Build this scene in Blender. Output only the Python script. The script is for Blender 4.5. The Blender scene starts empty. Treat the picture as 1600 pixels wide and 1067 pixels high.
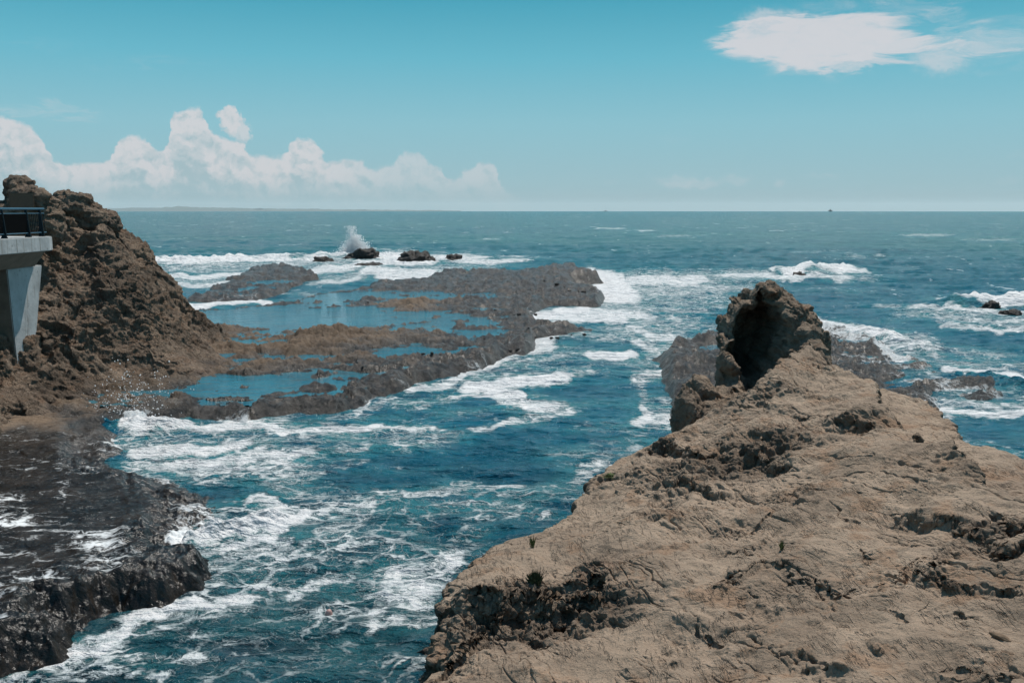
import bpy, bmesh, math, random
import numpy as np
from mathutils import Vector, Matrix

random.seed(7)
rng = np.random.default_rng(7)
SC = bpy.context.scene
COL = SC.collection
f32 = np.float32

# ------------------------------------------------------------------ survey helpers
F = 1500.0                       # focal length in photo pixels (1600 wide)
PITCH = math.atan(205.5 / F)     # looking slightly down
H = 8.0                          # eye height above the water


def ray(u, v):
    cx = (u - 800) / F
    cy = (533.5 - v) / F
    return (cx, math.cos(PITCH) + cy * math.sin(PITCH), -math.sin(PITCH) + cy * math.cos(PITCH))


def at_z(u, v, z=0.0):
    a, b, c = ray(u, v)
    t = (z - H) / c
    return (a * t, b * t, z)


def at_d(u, v, d):
    a, b, c = ray(u, v)
    t = d / b
    return (a * t, d, H + c * t)


# ------------------------------------------------------------------ noise library (numpy)
def _hash(ix, iy, iz, seed):
    h = (ix.astype(np.uint32) * np.uint32(374761393)) ^ (iy.astype(np.uint32) * np.uint32(668265263)) \
        ^ (iz.astype(np.uint32) * np.uint32(2147483647 - 1)) ^ np.uint32((seed * 974634777 + 12345) & 0xffffffff)
    h = (h ^ (h >> np.uint32(13))) * np.uint32(1274126177)
    h = (h ^ (h >> np.uint32(16))) * np.uint32(2246822519)
    return h ^ (h >> np.uint32(15))


def _grad(h, x, y, z):
    h = h & np.uint32(15)
    u = np.where(h < 8, x, y)
    v = np.where(h < 4, y, np.where((h == 12) | (h == 14), x, z))
    return np.where(h & np.uint32(1), -u, u) + np.where(h & np.uint32(2), -v, v)


def _pn(x, y, z, seed):
    xi = np.floor(x); yi = np.floor(y); zi = np.floor(z)
    xf = x - xi; yf = y - yi; zf = z - zi
    xi = xi.astype(np.int32); yi = yi.astype(np.int32); zi = zi.astype(np.int32)
    u = xf * xf * xf * (xf * (xf * 6 - 15) + 10)
    v = yf * yf * yf * (yf * (yf * 6 - 15) + 10)
    w = zf * zf * zf * (zf * (zf * 6 - 15) + 10)
    r = None
    for dz in (0, 1):
        for dy in (0, 1):
            a = _grad(_hash(xi, yi + dy, zi + dz, seed), xf, yf - dy, zf - dz)
            b = _grad(_hash(xi + 1, yi + dy, zi + dz, seed), xf - 1, yf - dy, zf - dz)
            l = a + u * (b - a)
            if dy == 0:
                l0 = l
        m = l0 + v * (l - l0)
        if dz == 0:
            m0 = m
    return m0 + w * (m - m0)


def pn(x, y, z=0.0, seed=0):
    x, y, z = np.broadcast_arrays(np.asarray(x, f32), np.asarray(y, f32), np.asarray(z, f32))
    sh = x.shape
    x = x.ravel(); y = y.ravel(); z = z.ravel()
    out = np.empty(x.shape, f32)
    C = 65536
    for i in range(0, len(x), C):
        out[i:i + C] = _pn(x[i:i + C], y[i:i + C], z[i:i + C], seed)
    return out.reshape(sh)


def fbm(x, y, z=0.0, oct=4, seed=0, gain=0.5, lac=2.03):
    s = 0; a = 1.0; f = 1.0
    for k in range(oct):
        s = s + a * pn(np.asarray(x) * f + 17.3 * k, np.asarray(y) * f + 5.1 * k, np.asarray(z) * f - 3.7 * k, seed + k)
        a *= gain; f *= lac
    return s


def ridged(x, y, z=0.0, oct=4, seed=0, gain=0.5, lac=2.1):
    s = 0; a = 1.0; f = 1.0
    for k in range(oct):
        n = 1 - 2 * np.abs(pn(np.asarray(x) * f + 11.3 * k, np.asarray(y) * f + 7.7 * k, np.asarray(z) * f + 2.9 * k, seed + k))
        s = s + a * n
        a *= gain; f *= lac
    return s


def worley(x, y, z, seed=0):
    """distance to the nearest feature point"""
    x = np.asarray(x, f32).ravel(); y = np.asarray(y, f32).ravel(); z = np.asarray(z, f32).ravel()
    out = np.empty(len(x), f32)
    C = 65536
    for i in range(0, len(x), C):
        a = x[i:i + C]; b = y[i:i + C]; c = z[i:i + C]
        xi = np.floor(a).astype(np.int32); yi = np.floor(b).astype(np.int32); zi = np.floor(c).astype(np.int32)
        best = np.full(a.shape, 9.0, f32)
        for dx in (-1, 0, 1):
            for dy in (-1, 0, 1):
                for dz in (-1, 0, 1):
                    h = _hash(xi + dx, yi + dy, zi + dz, seed)
                    px = xi + dx + (h & np.uint32(1023)).astype(f32) / 1023
                    py = yi + dy + ((h >> np.uint32(10)) & np.uint32(1023)).astype(f32) / 1023
                    pz = zi + dz + ((h >> np.uint32(20)) & np.uint32(1023)).astype(f32) / 1023
                    d = (px - a) ** 2 + (py - b) ** 2 + (pz - c) ** 2
                    np.minimum(best, d, out=best)
        out[i:i + C] = np.sqrt(best)
    return out


def blocks(x, y, z, seed=0):
    """angular broken faces: every cell is a tilted plane of its own"""
    x = np.asarray(x, f32); sh = x.shape
    x = x.ravel(); y = np.asarray(y, f32).ravel(); z = np.asarray(z, f32).ravel()
    out = np.empty(len(x), f32)
    C = 65536
    for i in range(0, len(x), C):
        a = x[i:i + C]; b = y[i:i + C]; c = z[i:i + C]
        xi = np.floor(a).astype(np.int32); yi = np.floor(b).astype(np.int32); zi = np.floor(c).astype(np.int32)
        best = np.full(a.shape, 9.0, f32); val = np.zeros(a.shape, f32)
        for dx in (-1, 0, 1):
            for dy in (-1, 0, 1):
                for dz in (-1, 0, 1):
                    h = _hash(xi + dx, yi + dy, zi + dz, seed)
                    ox = a - (xi + dx + (h & np.uint32(1023)).astype(f32) / 1023)
                    oy = b - (yi + dy + ((h >> np.uint32(10)) & np.uint32(1023)).astype(f32) / 1023)
                    oz = c - (zi + dz + ((h >> np.uint32(20)) & np.uint32(1023)).astype(f32) / 1023)
                    d = ox * ox + oy * oy + oz * oz
                    g = _hash(xi + dx, yi + dy, zi + dz, seed + 77)
                    k = lambda sft: ((g >> np.uint32(sft)) & np.uint32(255)).astype(f32) / 127.5 - 1
                    m = d < best
                    val = np.where(m, k(0) * .6 + k(8) * ox + k(16) * oy + k(24) * oz, val)
                    best = np.where(m, d, best)
        out[i:i + C] = val
    return out.reshape(sh)


def sstep(a, b, x):
    t = np.clip((x - a) / (b - a), 0, 1)
    return t * t * (3 - 2 * t)


def smin(a, b, k):
    h = np.clip(0.5 + 0.5 * (b - a) / k, 0, 1)
    return b + (a - b) * h - k * h * (1 - h)


def smax(a, b, k):
    return -smin(-a, -b, k)


def poly_sd(x, y, P):
    """signed distance to a closed plan polygon, positive inside"""
    P = np.asarray(P, f32)
    x = np.asarray(x, f32); y = np.asarray(y, f32)
    sh = x.shape
    x = x.ravel(); y = y.ravel()
    d2 = np.full(x.shape, 1e12, f32)
    ins = np.zeros(x.shape, bool)
    n = len(P)
    for i in range(n):
        ax, ay = P[i]; bx, by = P[(i + 1) % n]
        ex, ey = bx - ax, by - ay
        t = np.clip(((x - ax) * ex + (y - ay) * ey) / (ex * ex + ey * ey + 1e-9), 0, 1)
        np.minimum(d2, (x - ax - t * ex) ** 2 + (y - ay - t * ey) ** 2, out=d2)
        if ay != by:
            c = ((ay > y) != (by > y)) & (x < (bx - ax) * (y - ay) / (by - ay) + ax)
            ins ^= c
    d = np.sqrt(d2)
    return np.where(ins, d, -d).reshape(sh)


class Spline:
    """thin plate spline through survey points (x, y, z)"""
    def __init__(s, pts, smooth=0.0):
        p = np.array(pts, float)
        s.c = p[:, :2]
        n = len(p)
        r2 = ((s.c[:, None] - s.c[None]) ** 2).sum(-1)
        K = 0.5 * r2 * np.log(r2 + 1e-9)
        K += np.eye(n) * smooth
        A = np.zeros((n + 3, n + 3))
        A[:n, :n] = K
        A[:n, n] = 1; A[:n, n + 1:] = s.c
        A[n, :n] = 1; A[n + 1:, :n] = s.c.T
        b = np.zeros(n + 3); b[:n] = p[:, 2]
        s.w = np.linalg.solve(A, b)

    def __call__(s, x, y):
        x = np.asarray(x, float); y = np.asarray(y, float)
        r = s.w[-3] + s.w[-2] * x + s.w[-1] * y
        for (cx, cy), w in zip(s.c, s.w):
            r2 = (x - cx) ** 2 + (y - cy) ** 2
            r = r + w * 0.5 * r2 * np.log(r2 + 1e-9)
        return r


def upsampled(fn, X, Y, step=4):
    """evaluate a smooth plan function on every step-th node of a grid and fill in linearly"""
    R, C = X.shape
    ri = np.unique(np.append(np.arange(0, R, step), R - 1)); ci = np.unique(np.append(np.arange(0, C, step), C - 1))
    g = np.asarray(fn(X[np.ix_(ri, ci)], Y[np.ix_(ri, ci)]), float)
    t = np.empty((len(ri), C))
    for k in range(len(ri)):
        t[k] = np.interp(np.arange(C), ci, g[k])
    o = np.empty((R, C))
    f = np.interp(np.arange(R), ri, np.arange(len(ri)))
    lo = np.minimum(f.astype(int), len(ri) - 2); fr = (f - lo)[:, None]
    o = t[lo] * (1 - fr) + t[lo + 1] * fr
    return o.astype(f32)


def polar_grid(r, az):
    A, R = np.meshgrid(az, r)
    return (R * np.sin(A)).astype(f32), (R * np.cos(A)).astype(f32)


def grid_normals(P):
    du = np.gradient(P, axis=1); dv = np.gradient(P, axis=0)
    n = np.cross(du, dv)
    n /= np.linalg.norm(n, axis=2, keepdims=True) + 1e-12
    return n


# ------------------------------------------------------------------ object helpers
def raw_mesh(name, V, Q, attrs=None, mat=None, smooth=True, tri=False):
    me = bpy.data.meshes.new(name)
    V = np.ascontiguousarray(V, f32).reshape(-1, 3)
    Q = np.ascontiguousarray(Q, np.int32)
    k = Q.shape[1]
    me.vertices.add(len(V)); me.vertices.foreach_set('co', V.ravel())
    me.loops.add(Q.size); me.loops.foreach_set('vertex_index', Q.ravel())
    me.polygons.add(len(Q))
    me.polygons.foreach_set('loop_start', np.arange(0, Q.size, k, dtype=np.int32))
    me.update(calc_edges=True)
    me.validate()
    me.shade_smooth() if smooth else me.shade_flat()
    for nm, a in (attrs or {}).items():
        at = me.attributes.new(nm, 'FLOAT', 'POINT')
        at.data.foreach_set('value', np.ascontiguousarray(a, f32).ravel())
    if mat: me.materials.append(mat)
    return me


def grid_quads(R, C, keep=None):
    i = np.arange(R * C, dtype=np.int32).reshape(R, C)
    q = np.stack([i[:-1, :-1], i[:-1, 1:], i[1:, 1:], i[1:, :-1]], -1)
    # wound so the normals point up for r growing outwards, azimuth growing to the right
    q = q[..., ::-1]
    return q.reshape(-1, 4) if keep is None else q[keep].reshape(-1, 4)


def compact(V, Q, attrs):
    used = np.zeros(len(V), bool); used[Q.ravel()] = True
    m = np.cumsum(used) - 1
    return V[used], m[Q].astype(np.int32), {k: np.asarray(a).ravel()[used] for k, a in attrs.items()}


def link(name, me, parent=None):
    o = bpy.data.objects.new(name, me)
    COL.objects.link(o)
    if parent is not None:
        o.parent = parent
    return o


def tag(o, label=None, cat=None, group=None, kind=None):
    if label: o['label'] = label
    if cat: o['category'] = cat
    if group: o['group'] = group
    if kind: o['kind'] = kind
    return o


def empty(name, loc):
    o = bpy.data.objects.new(name, None)
    o.location = loc
    o.empty_display_size = 0.3
    COL.objects.link(o)
    return o


def bm_obj(name, bm, mat, parent=None, smooth=False):
    me = bpy.data.meshes.new(name)
    bm.normal_update()
    bm.to_mesh(me); bm.free()
    if smooth: me.shade_smooth()
    me.materials.append(mat)
    return link(name, me, parent)


def box(bm, x0, x1, y0, y1, z0, z1):
    v = [bm.verts.new(p) for p in ((x0, y0, z0), (x1, y0, z0), (x1, y1, z0), (x0, y1, z0), (x0, y0, z1), (x1, y0, z1), (x1, y1, z1), (x0, y1, z1))]
    for f in ((3, 2, 1, 0), (4, 5, 6, 7), (0, 1, 5, 4), (1, 2, 6, 5), (2, 3, 7, 6), (3, 0, 4, 7)):
        bm.faces.new([v[i] for i in f])


def prism(bm, poly, z0, z1):
    """vertical prism; poly counter-clockwise plan points; z0/z1 numbers or per-point lists"""
    n = len(poly)
    a = [bm.verts.new((p[0], p[1], z0[i] if isinstance(z0, (list, tuple)) else z0)) for i, p in enumerate(poly)]
    b = [bm.verts.new((p[0], p[1], z1[i] if isinstance(z1, (list, tuple)) else z1)) for i, p in enumerate(poly)]
    bm.faces.new(a[::-1]); bm.faces.new(b)
    for i in range(n):
        j = (i + 1) % n
        bm.faces.new((a[i], a[j], b[j], b[i]))


def tube(bm, p0, p1, r0, r1=None, n=10):
    r1 = r0 if r1 is None else r1
    p0 = Vector(p0); p1 = Vector(p1)
    d = (p1 - p0).normalized()
    a = d.orthogonal().normalized(); b = d.cross(a)
    A = [bm.verts.new(p0 + (a * math.cos(t) + b * math.sin(t)) * r0) for t in [2 * math.pi * k / n for k in range(n)]]
    B = [bm.verts.new(p1 + (a * math.cos(t) + b * math.sin(t)) * r1) for t in [2 * math.pi * k / n for k in range(n)]]
    bm.faces.new(A[::-1]); bm.faces.new(B)
    for i in range(n):
        j = (i + 1) % n
        bm.faces.new((A[i], A[j], B[j], B[i]))


def ico(sub):
    bm = bmesh.new()
    bmesh.ops.create_icosphere(bm, subdivisions=sub, radius=1.0)
    V = np.array([v.co[:] for v in bm.verts], f32)
    T = np.array([[v.index for v in f.verts] for f in bm.faces], np.int32)
    bm.free()
    return V, T


# ------------------------------------------------------------------ node helper
class NT:
    def __init__(s, nt):
        s.nt = nt; s.N = nt.nodes; s.L = nt.links

    def node(s, t, **kw):
        n = s.N.new(t)
        for k, v in kw.items(): setattr(n, k, v)
        return n

    def put(s, sock, v):
        if isinstance(v, bpy.types.NodeSocket): s.L.new(v, sock)
        elif isinstance(v, (tuple, list)) and sock.type == 'RGBA' and len(v) == 3: sock.default_value = (*v, 1)
        elif v is not None: sock.default_value = v

    def m(s, op, a, b=None, c=None, clamp=False):
        n = s.node('ShaderNodeMath', operation=op, use_clamp=clamp)
        s.put(n.inputs[0], a); s.put(n.inputs[1], b); s.put(n.inputs[2], c)
        return n.outputs[0]

    def ss(s, x, a, b, o0=0.0, o1=1.0):
        n = s.node('ShaderNodeMapRange', interpolation_type='SMOOTHSTEP')
        s.put(n.inputs['Value'], x); s.put(n.inputs['From Min'], a); s.put(n.inputs['From Max'], b)
        s.put(n.inputs['To Min'], o0); s.put(n.inputs['To Max'], o1)
        return n.outputs[0]

    def lin(s, x, a, b, o0=0.0, o1=1.0):
        n = s.node('ShaderNodeMapRange', clamp=True)
        s.put(n.inputs['Value'], x); s.put(n.inputs['From Min'], a); s.put(n.inputs['From Max'], b)
        s.put(n.inputs['To Min'], o0); s.put(n.inputs['To Max'], o1)
        return n.outputs[0]

    def mix(s, f, a, b, blend='MIX'):
        n = s.node('ShaderNodeMix', data_type='RGBA', blend_type=blend)
        s.put(n.inputs[0], f); s.put(n.inputs[6], a); s.put(n.inputs[7], b)
        return n.outputs[2]

    def noise(s, vec, scale, detail=4, rough=0.5, dist=0.0, col=False):
        n = s.node('ShaderNodeTexNoise')
        s.put(n.inputs['Vector'], vec); s.put(n.inputs['Scale'], scale); s.put(n.inputs['Detail'], detail)
        s.put(n.inputs['Roughness'], rough); s.put(n.inputs['Distortion'], dist)
        return n.outputs['Color' if col else 'Fac']

    def voro(s, vec, scale, feature='F1', out='Distance', rand=1.0, dims='3D'):
        n = s.node('ShaderNodeTexVoronoi', feature=feature, voronoi_dimensions=dims)
        s.put(n.inputs['Vector'], vec); s.put(n.inputs['Scale'], scale); s.put(n.inputs['Randomness'], rand)
        return n.outputs[out]

    def vm(s, op, a, b=None):
        n = s.node('ShaderNodeVectorMath', operation=op)
        s.put(n.inputs[0], a); s.put(n.inputs[1], b)
        return n.outputs['Value' if op in ('LENGTH', 'DOT_PRODUCT', 'DISTANCE') else 0]

    def map(s, vec, scale=(1, 1, 1), rot=(0, 0, 0), loc=(0, 0, 0)):
        n = s.node('ShaderNodeMapping')
        s.put(n.inputs['Vector'], vec)
        n.inputs['Scale'].default_value = scale; n.inputs['Rotation'].default_value = rot; n.inputs['Location'].default_value = loc
        return n.outputs[0]

    def attr(s, name):
        return s.node('ShaderNodeAttribute', attribute_name=name).outputs['Fac']

    def bump(s, h, dist, strength=1.0, normal=None):
        n = s.node('ShaderNodeBump')
        s.put(n.inputs['Height'], h); s.put(n.inputs['Distance'], dist); s.put(n.inputs['Strength'], strength)
        if normal is not None: s.put(n.inputs['Normal'], normal)
        return n.outputs[0]


def material(name):
    m = bpy.data.materials.new(name); m.use_nodes = True
    t = NT(m.node_tree)
    b = m.node_tree.nodes['Principled BSDF']
    pos = t.node('ShaderNodeNewGeometry').outputs['Position']
    return m, t, b, pos


def simple_mat(name, col, rough=0.6, metal=0.0, var=0.15, scale=6, bumpd=0.004):
    m, t, b, pos = material(name)
    n = t.noise(pos, scale, 6, 0.6)
    t.put(b.inputs['Base Color'], t.mix(t.lin(n, 0.3, 0.7), tuple(c * (1 - var) for c in col), tuple(min(1, c * (1 + var)) for c in col)))
    b.inputs['Roughness'].default_value = rough; b.inputs['Metallic'].default_value = metal
    t.put(b.inputs['Normal'], t.bump(t.noise(pos, scale * 5, 4), bumpd))
    return m


# ================================================================== light, sky, camera
SUN_EL, SUN_AZ = math.radians(62), math.radians(30)      # azimuth clockwise from +Y (straight ahead)
cam = bpy.data.cameras.new('camera')
cam.sensor_width = 36; cam.lens = F / 1600 * 36
cam.clip_start = 0.1; cam.clip_end = 200000
co = link('camera', cam)
co.location = (0, 0, H); co.rotation_euler = (math.pi / 2 - PITCH, 0, 0)
SC.camera = co

sl = bpy.data.lights.new('sun', 'SUN')
sl.energy = 3.9; sl.angle = math.radians(0.53); sl.color = (1, 0.94, 0.86)
so = link('sun', sl)
sd_ = Vector((math.cos(SUN_EL) * math.sin(SUN_AZ), math.cos(SUN_EL) * math.cos(SUN_AZ), math.sin(SUN_EL)))
so.rotation_euler = sd_.to_track_quat('Z', 'Y').to_euler()
so.location = (0, 0, 60)

W = bpy.data.worlds.new('World'); SC.world = W; W.use_nodes = True
t = NT(W.node_tree)
bg = W.node_tree.nodes['Background']
sky = t.node('ShaderNodeTexSky', sky_type='NISHITA')
sky.sun_disc = False; sky.sun_elevation = SUN_EL; sky.sun_rotation = SUN_AZ
sky.air_density = 1.0; sky.dust_density = 0.6; sky.ozone_density = 1.2
dirv = t.node('ShaderNodeTexCoord').outputs['Generated']
sep = t.node('ShaderNodeSeparateXYZ'); t.put(sep.inputs[0], dirv)
dx, dy, dz = sep.outputs
AZ = t.m('ARCTAN2', dx, dy)                 # radians right of straight ahead
EL = t.m('ARCSINE', dz)
# cool the sky toward the teal of the photograph
skyt = t.mix(1.0, sky.outputs[0], (0.55, 0.95, 0.95), 'MULTIPLY')
rmp = t.node('ShaderNodeValToRGB')
cr = rmp.color_ramp
for i, (e, c) in enumerate(((0.0, (.335, .475, .52)), (1.2, (.30, .47, .52)), (4.9, (.235, .48, .56)), (8.6, (.125, .425, .54)), (12.4, (.048, .315, .44)), (20, (.035, .22, .36)), (40, (.025, .13, .26)))):
    if i < 2: el_ = cr.elements[i]
    else: el_ = cr.elements.new(1.0)
    el_.position = e / 40; el_.color = (*c, 1)
t.put(rmp.inputs[0], t.lin(EL, 0.0, math.radians(40)))
low = t.mix(1.0, rmp.outputs[0], (10, 10, 10), 'MULTIPLY')
skyc = t.mix(t.ss(EL, math.radians(16), math.radians(45)), low, skyt)


def azel(u, v):
    a, b, c = ray(u, v)
    return math.atan2(a, b), math.asin(c / math.sqrt(a * a + b * b + c * c))


# --- clouds: a bank of cumulus low on the left, a thin sheet high on the right
comb = t.node('ShaderNodeCombineXYZ'); t.put(comb.inputs[0], AZ); t.put(comb.inputs[1], EL)
ae = comb.outputs[0]
w1 = t.noise(ae, 38, 6, 0.55, col=True)
wv = t.vm('SUBTRACT', w1, (0.5, 0.5, 0.5))
w2 = t.noise(ae, 150, 5, 0.6, col=True)
wv2 = t.vm('SUBTRACT', w2, (0.5, 0.5, 0.5))
warp = t.vm('ADD', t.vm('MULTIPLY', wv, (0.022, 0.022, 0)), t.vm('MULTIPLY', wv2, (0.0085, 0.0085, 0)))
aew = t.vm('ADD', ae, warp)
sp2 = t.node('ShaderNodeSeparateXYZ'); t.put(sp2.inputs[0], aew)
AZw, ELw = sp2.outputs[0], sp2.outputs[1]


def curve_of(x, pts, lo, hi, top):
    """height profile over azimuth as a float curve"""
    n = t.node('ShaderNodeFloatCurve')
    c = n.mapping.curves[0]
    q = sorted(((a - lo) / (hi - lo), e / top) for a, e in pts)
    c.points[0].location = q[0]; c.points[1].location = q[-1]
    for p in q[1:-1]: c.points.new(*p)
    n.mapping.extend = 'HORIZONTAL'
    n.mapping.update()
    t.put(n.inputs['Value'], t.lin(x, lo, hi))
    return t.m('MULTIPLY', n.outputs[0], top)


prof = [(-200, 215), (-120, 190), (-60, 200), (0, 180), (25, 187), (40, 192), (58, 203), (72, 228), (90, 250), (112, 258), (150, 255), (178, 240), (196, 210), (214, 212),
        (232, 216), (246, 236), (262, 226), (270, 186), (286, 169), (300, 168), (314, 178), (328, 205), (350, 214), (376, 216), (386, 238), (412, 245),
        (440, 246), (455, 226), (466, 214), (480, 212), (493, 220), (506, 240), (522, 254), (552, 250), (582, 258), (612, 254),
        (634, 238), (650, 236), (672, 252), (690, 264), (700, 283), (712, 283), (724, 268), (740, 262), (752, 252), (766, 253), (776, 268), (790, 296), (850, 310), (960, 312)]
LO, HI = azel(-200, 200)[0], azel(960, 300)[0]
top1 = curve_of(AZw, [azel(u, v) for u, v in prof], LO, HI, 0.16)
dep = t.m('SUBTRACT', top1, ELw)                       # how far under the cloud top
den = t.ss(dep, -0.001, 0.005)
base_el = azel(400, 300)[1]
den = t.m('MULTIPLY', den, t.ss(EL, base_el - 0.012, base_el + 0.018, 0.25, 1.0))
# separate tower beside the highest head
ta, te = azel(362, 186)
tv = t.vm('MULTIPLY', t.vm('SUBTRACT', t.vm('ADD', aew, t.vm('MULTIPLY', wv2, (.011, .016, 0))), (ta, te, 0)), (1 / 0.0115, 1 / 0.0135, 0))
den = t.m('MAXIMUM', den, t.ss(t.vm('LENGTH', tv), 1.15, 0.7))
ta, te = azel(378, 203)
tv = t.vm('MULTIPLY', t.vm('SUBTRACT', t.vm('ADD', aew, t.vm('MULTIPLY', wv2, (.012, .01, 0))), (ta, te, 0)), (1 / 0.009, 1 / 0.012, 0))
den = t.m('MAXIMUM', den, t.m('MULTIPLY', t.ss(t.vm('LENGTH', tv), 1.15, 0.6), .8))
den = t.m('MULTIPLY', den, t.ss(AZ, azel(840, 280)[0], azel(770, 280)[0]))
den = t.m('MULTIPLY', den, t.ss(AZ, azel(470, 280)[0], azel(640, 280)[0], 1.0, .6))
# light on the heads: puffs catch the sun on their upper side
pf = t.noise(aew, 60, 5, 0.6)
pf_up = t.noise(t.vm('ADD', aew, (0.0035, 0.0055, 0)), 60, 5, 0.6)
litp = t.m('MULTIPLY', t.m('SUBTRACT', pf, pf_up), 3.2)
lum = t.m('ADD', t.ss(dep, 0.075, 0.0, 0.0, 1.0), litp, clamp=True)
ccol = t.mix(lum, (0.345, 0.46, 0.50), (0.62, 0.605, 0.62))
# thin high sheet
sw = t.noise(t.map(ae, (9, 34, 1), (0, 0, math.radians(-12))), 1.6, 7, 0.62, 0.6, col=True)
swv = t.vm('MULTIPLY', t.vm('SUBTRACT', sw, (0.5, 0.5, 0.5)), (0.125, 0.06, 0))
aes = t.vm('ADD', ae, swv)
wisp = None
for (u, v, ru, rv, rot, st, soft) in ((1225, 58, 105, 34, -8, 1.0, 0.6), (1300, 68, 120, 44, -4, 1.0, 0.65), (1210, 38, 60, 22, 6, .75, .8), (1340, 92, 80, 22, 6, .85, .7), (1420, 68, 110, 20, 9, 0.95, .8), (1470, 92, 50, 26, 20, 0.7, .9), (1510, 78, 90, 16, 4, .7, .9), (1390, 40, 50, 20, -30, .5, 1.),
                                      (1560, 62, 160, 38, 2, 0.55, 1.0), (1440, 14, 90, 22, 12, 0.45, 1.0), (1300, 10, 60, 14, 0, 0.35, 1.0), (60, 176, 95, 10, -2, 0.32, .9), (235, 95, 90, 5, -3, 0.16, 1.0), (30, 68, 80, 6, -6, .14, 1.0),
                                      (1075, 283, 62, 11, 3, 0.5, .9), (1150, 280, 30, 9, 0, .35, .9), (1222, 286, 14, 6, 0, .42, .9), (1290, 276, 36, 6, -3, .28, .9), (955, 287, 16, 6, 0, .2, .9), (1590, 240, 16, 8, 0, .2, .9), (1050, 216, 40, 8, 0, .14, 1.), (1575, 285, 20, 8, 0, .25, .9)):
    a, e = azel(u, v)
    q = t.map(t.vm('SUBTRACT', aes if ru > 65 else aew, (a, e, 0)), (1, 1, 1), (0, 0, math.radians(rot)))
    q = t.vm('MULTIPLY', q, (F / ru, F / rv, 0))
    g = t.m('MULTIPLY', t.ss(t.vm('LENGTH', q), 1.25, 1.25 - soft), st)
    wisp = g if wisp is None else t.m('MAXIMUM', wisp, g)
streak = t.noise(t.map(aes, (10, 60, 1), (0, 0, math.radians(-14))), 2.0, 6, 0.6)
wisp = t.m('MULTIPLY', wisp, t.ss(t.m('ADD', streak, t.m('MULTIPLY', wisp, 0.5)), 0.38, 1.02))
skyk = t.mix(t.m('MULTIPLY', den, 0.86), t.mix(1.0, skyc, (0.1, 0.1, 0.1), 'MULTIPLY'), ccol)
skyk = t.mix(t.m('MULTIPLY', wisp, 0.9), skyk, (0.61, 0.60, 0.625))
# the strength stays at 0.1 of the physical sky: bring cloud radiance to the same units
fin = t.mix(1.0, skyk, (10, 10, 10), 'MULTIPLY')
t.put(bg.inputs['Color'], fin)
bg.inputs['Strength'].default_value = 0.1
SC.view_settings.view_transform = 'Standard'
SC.view_settings.look = 'None'
SC.view_settings.exposure = 0.14
SC.view_settings.gamma = 1.0


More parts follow.
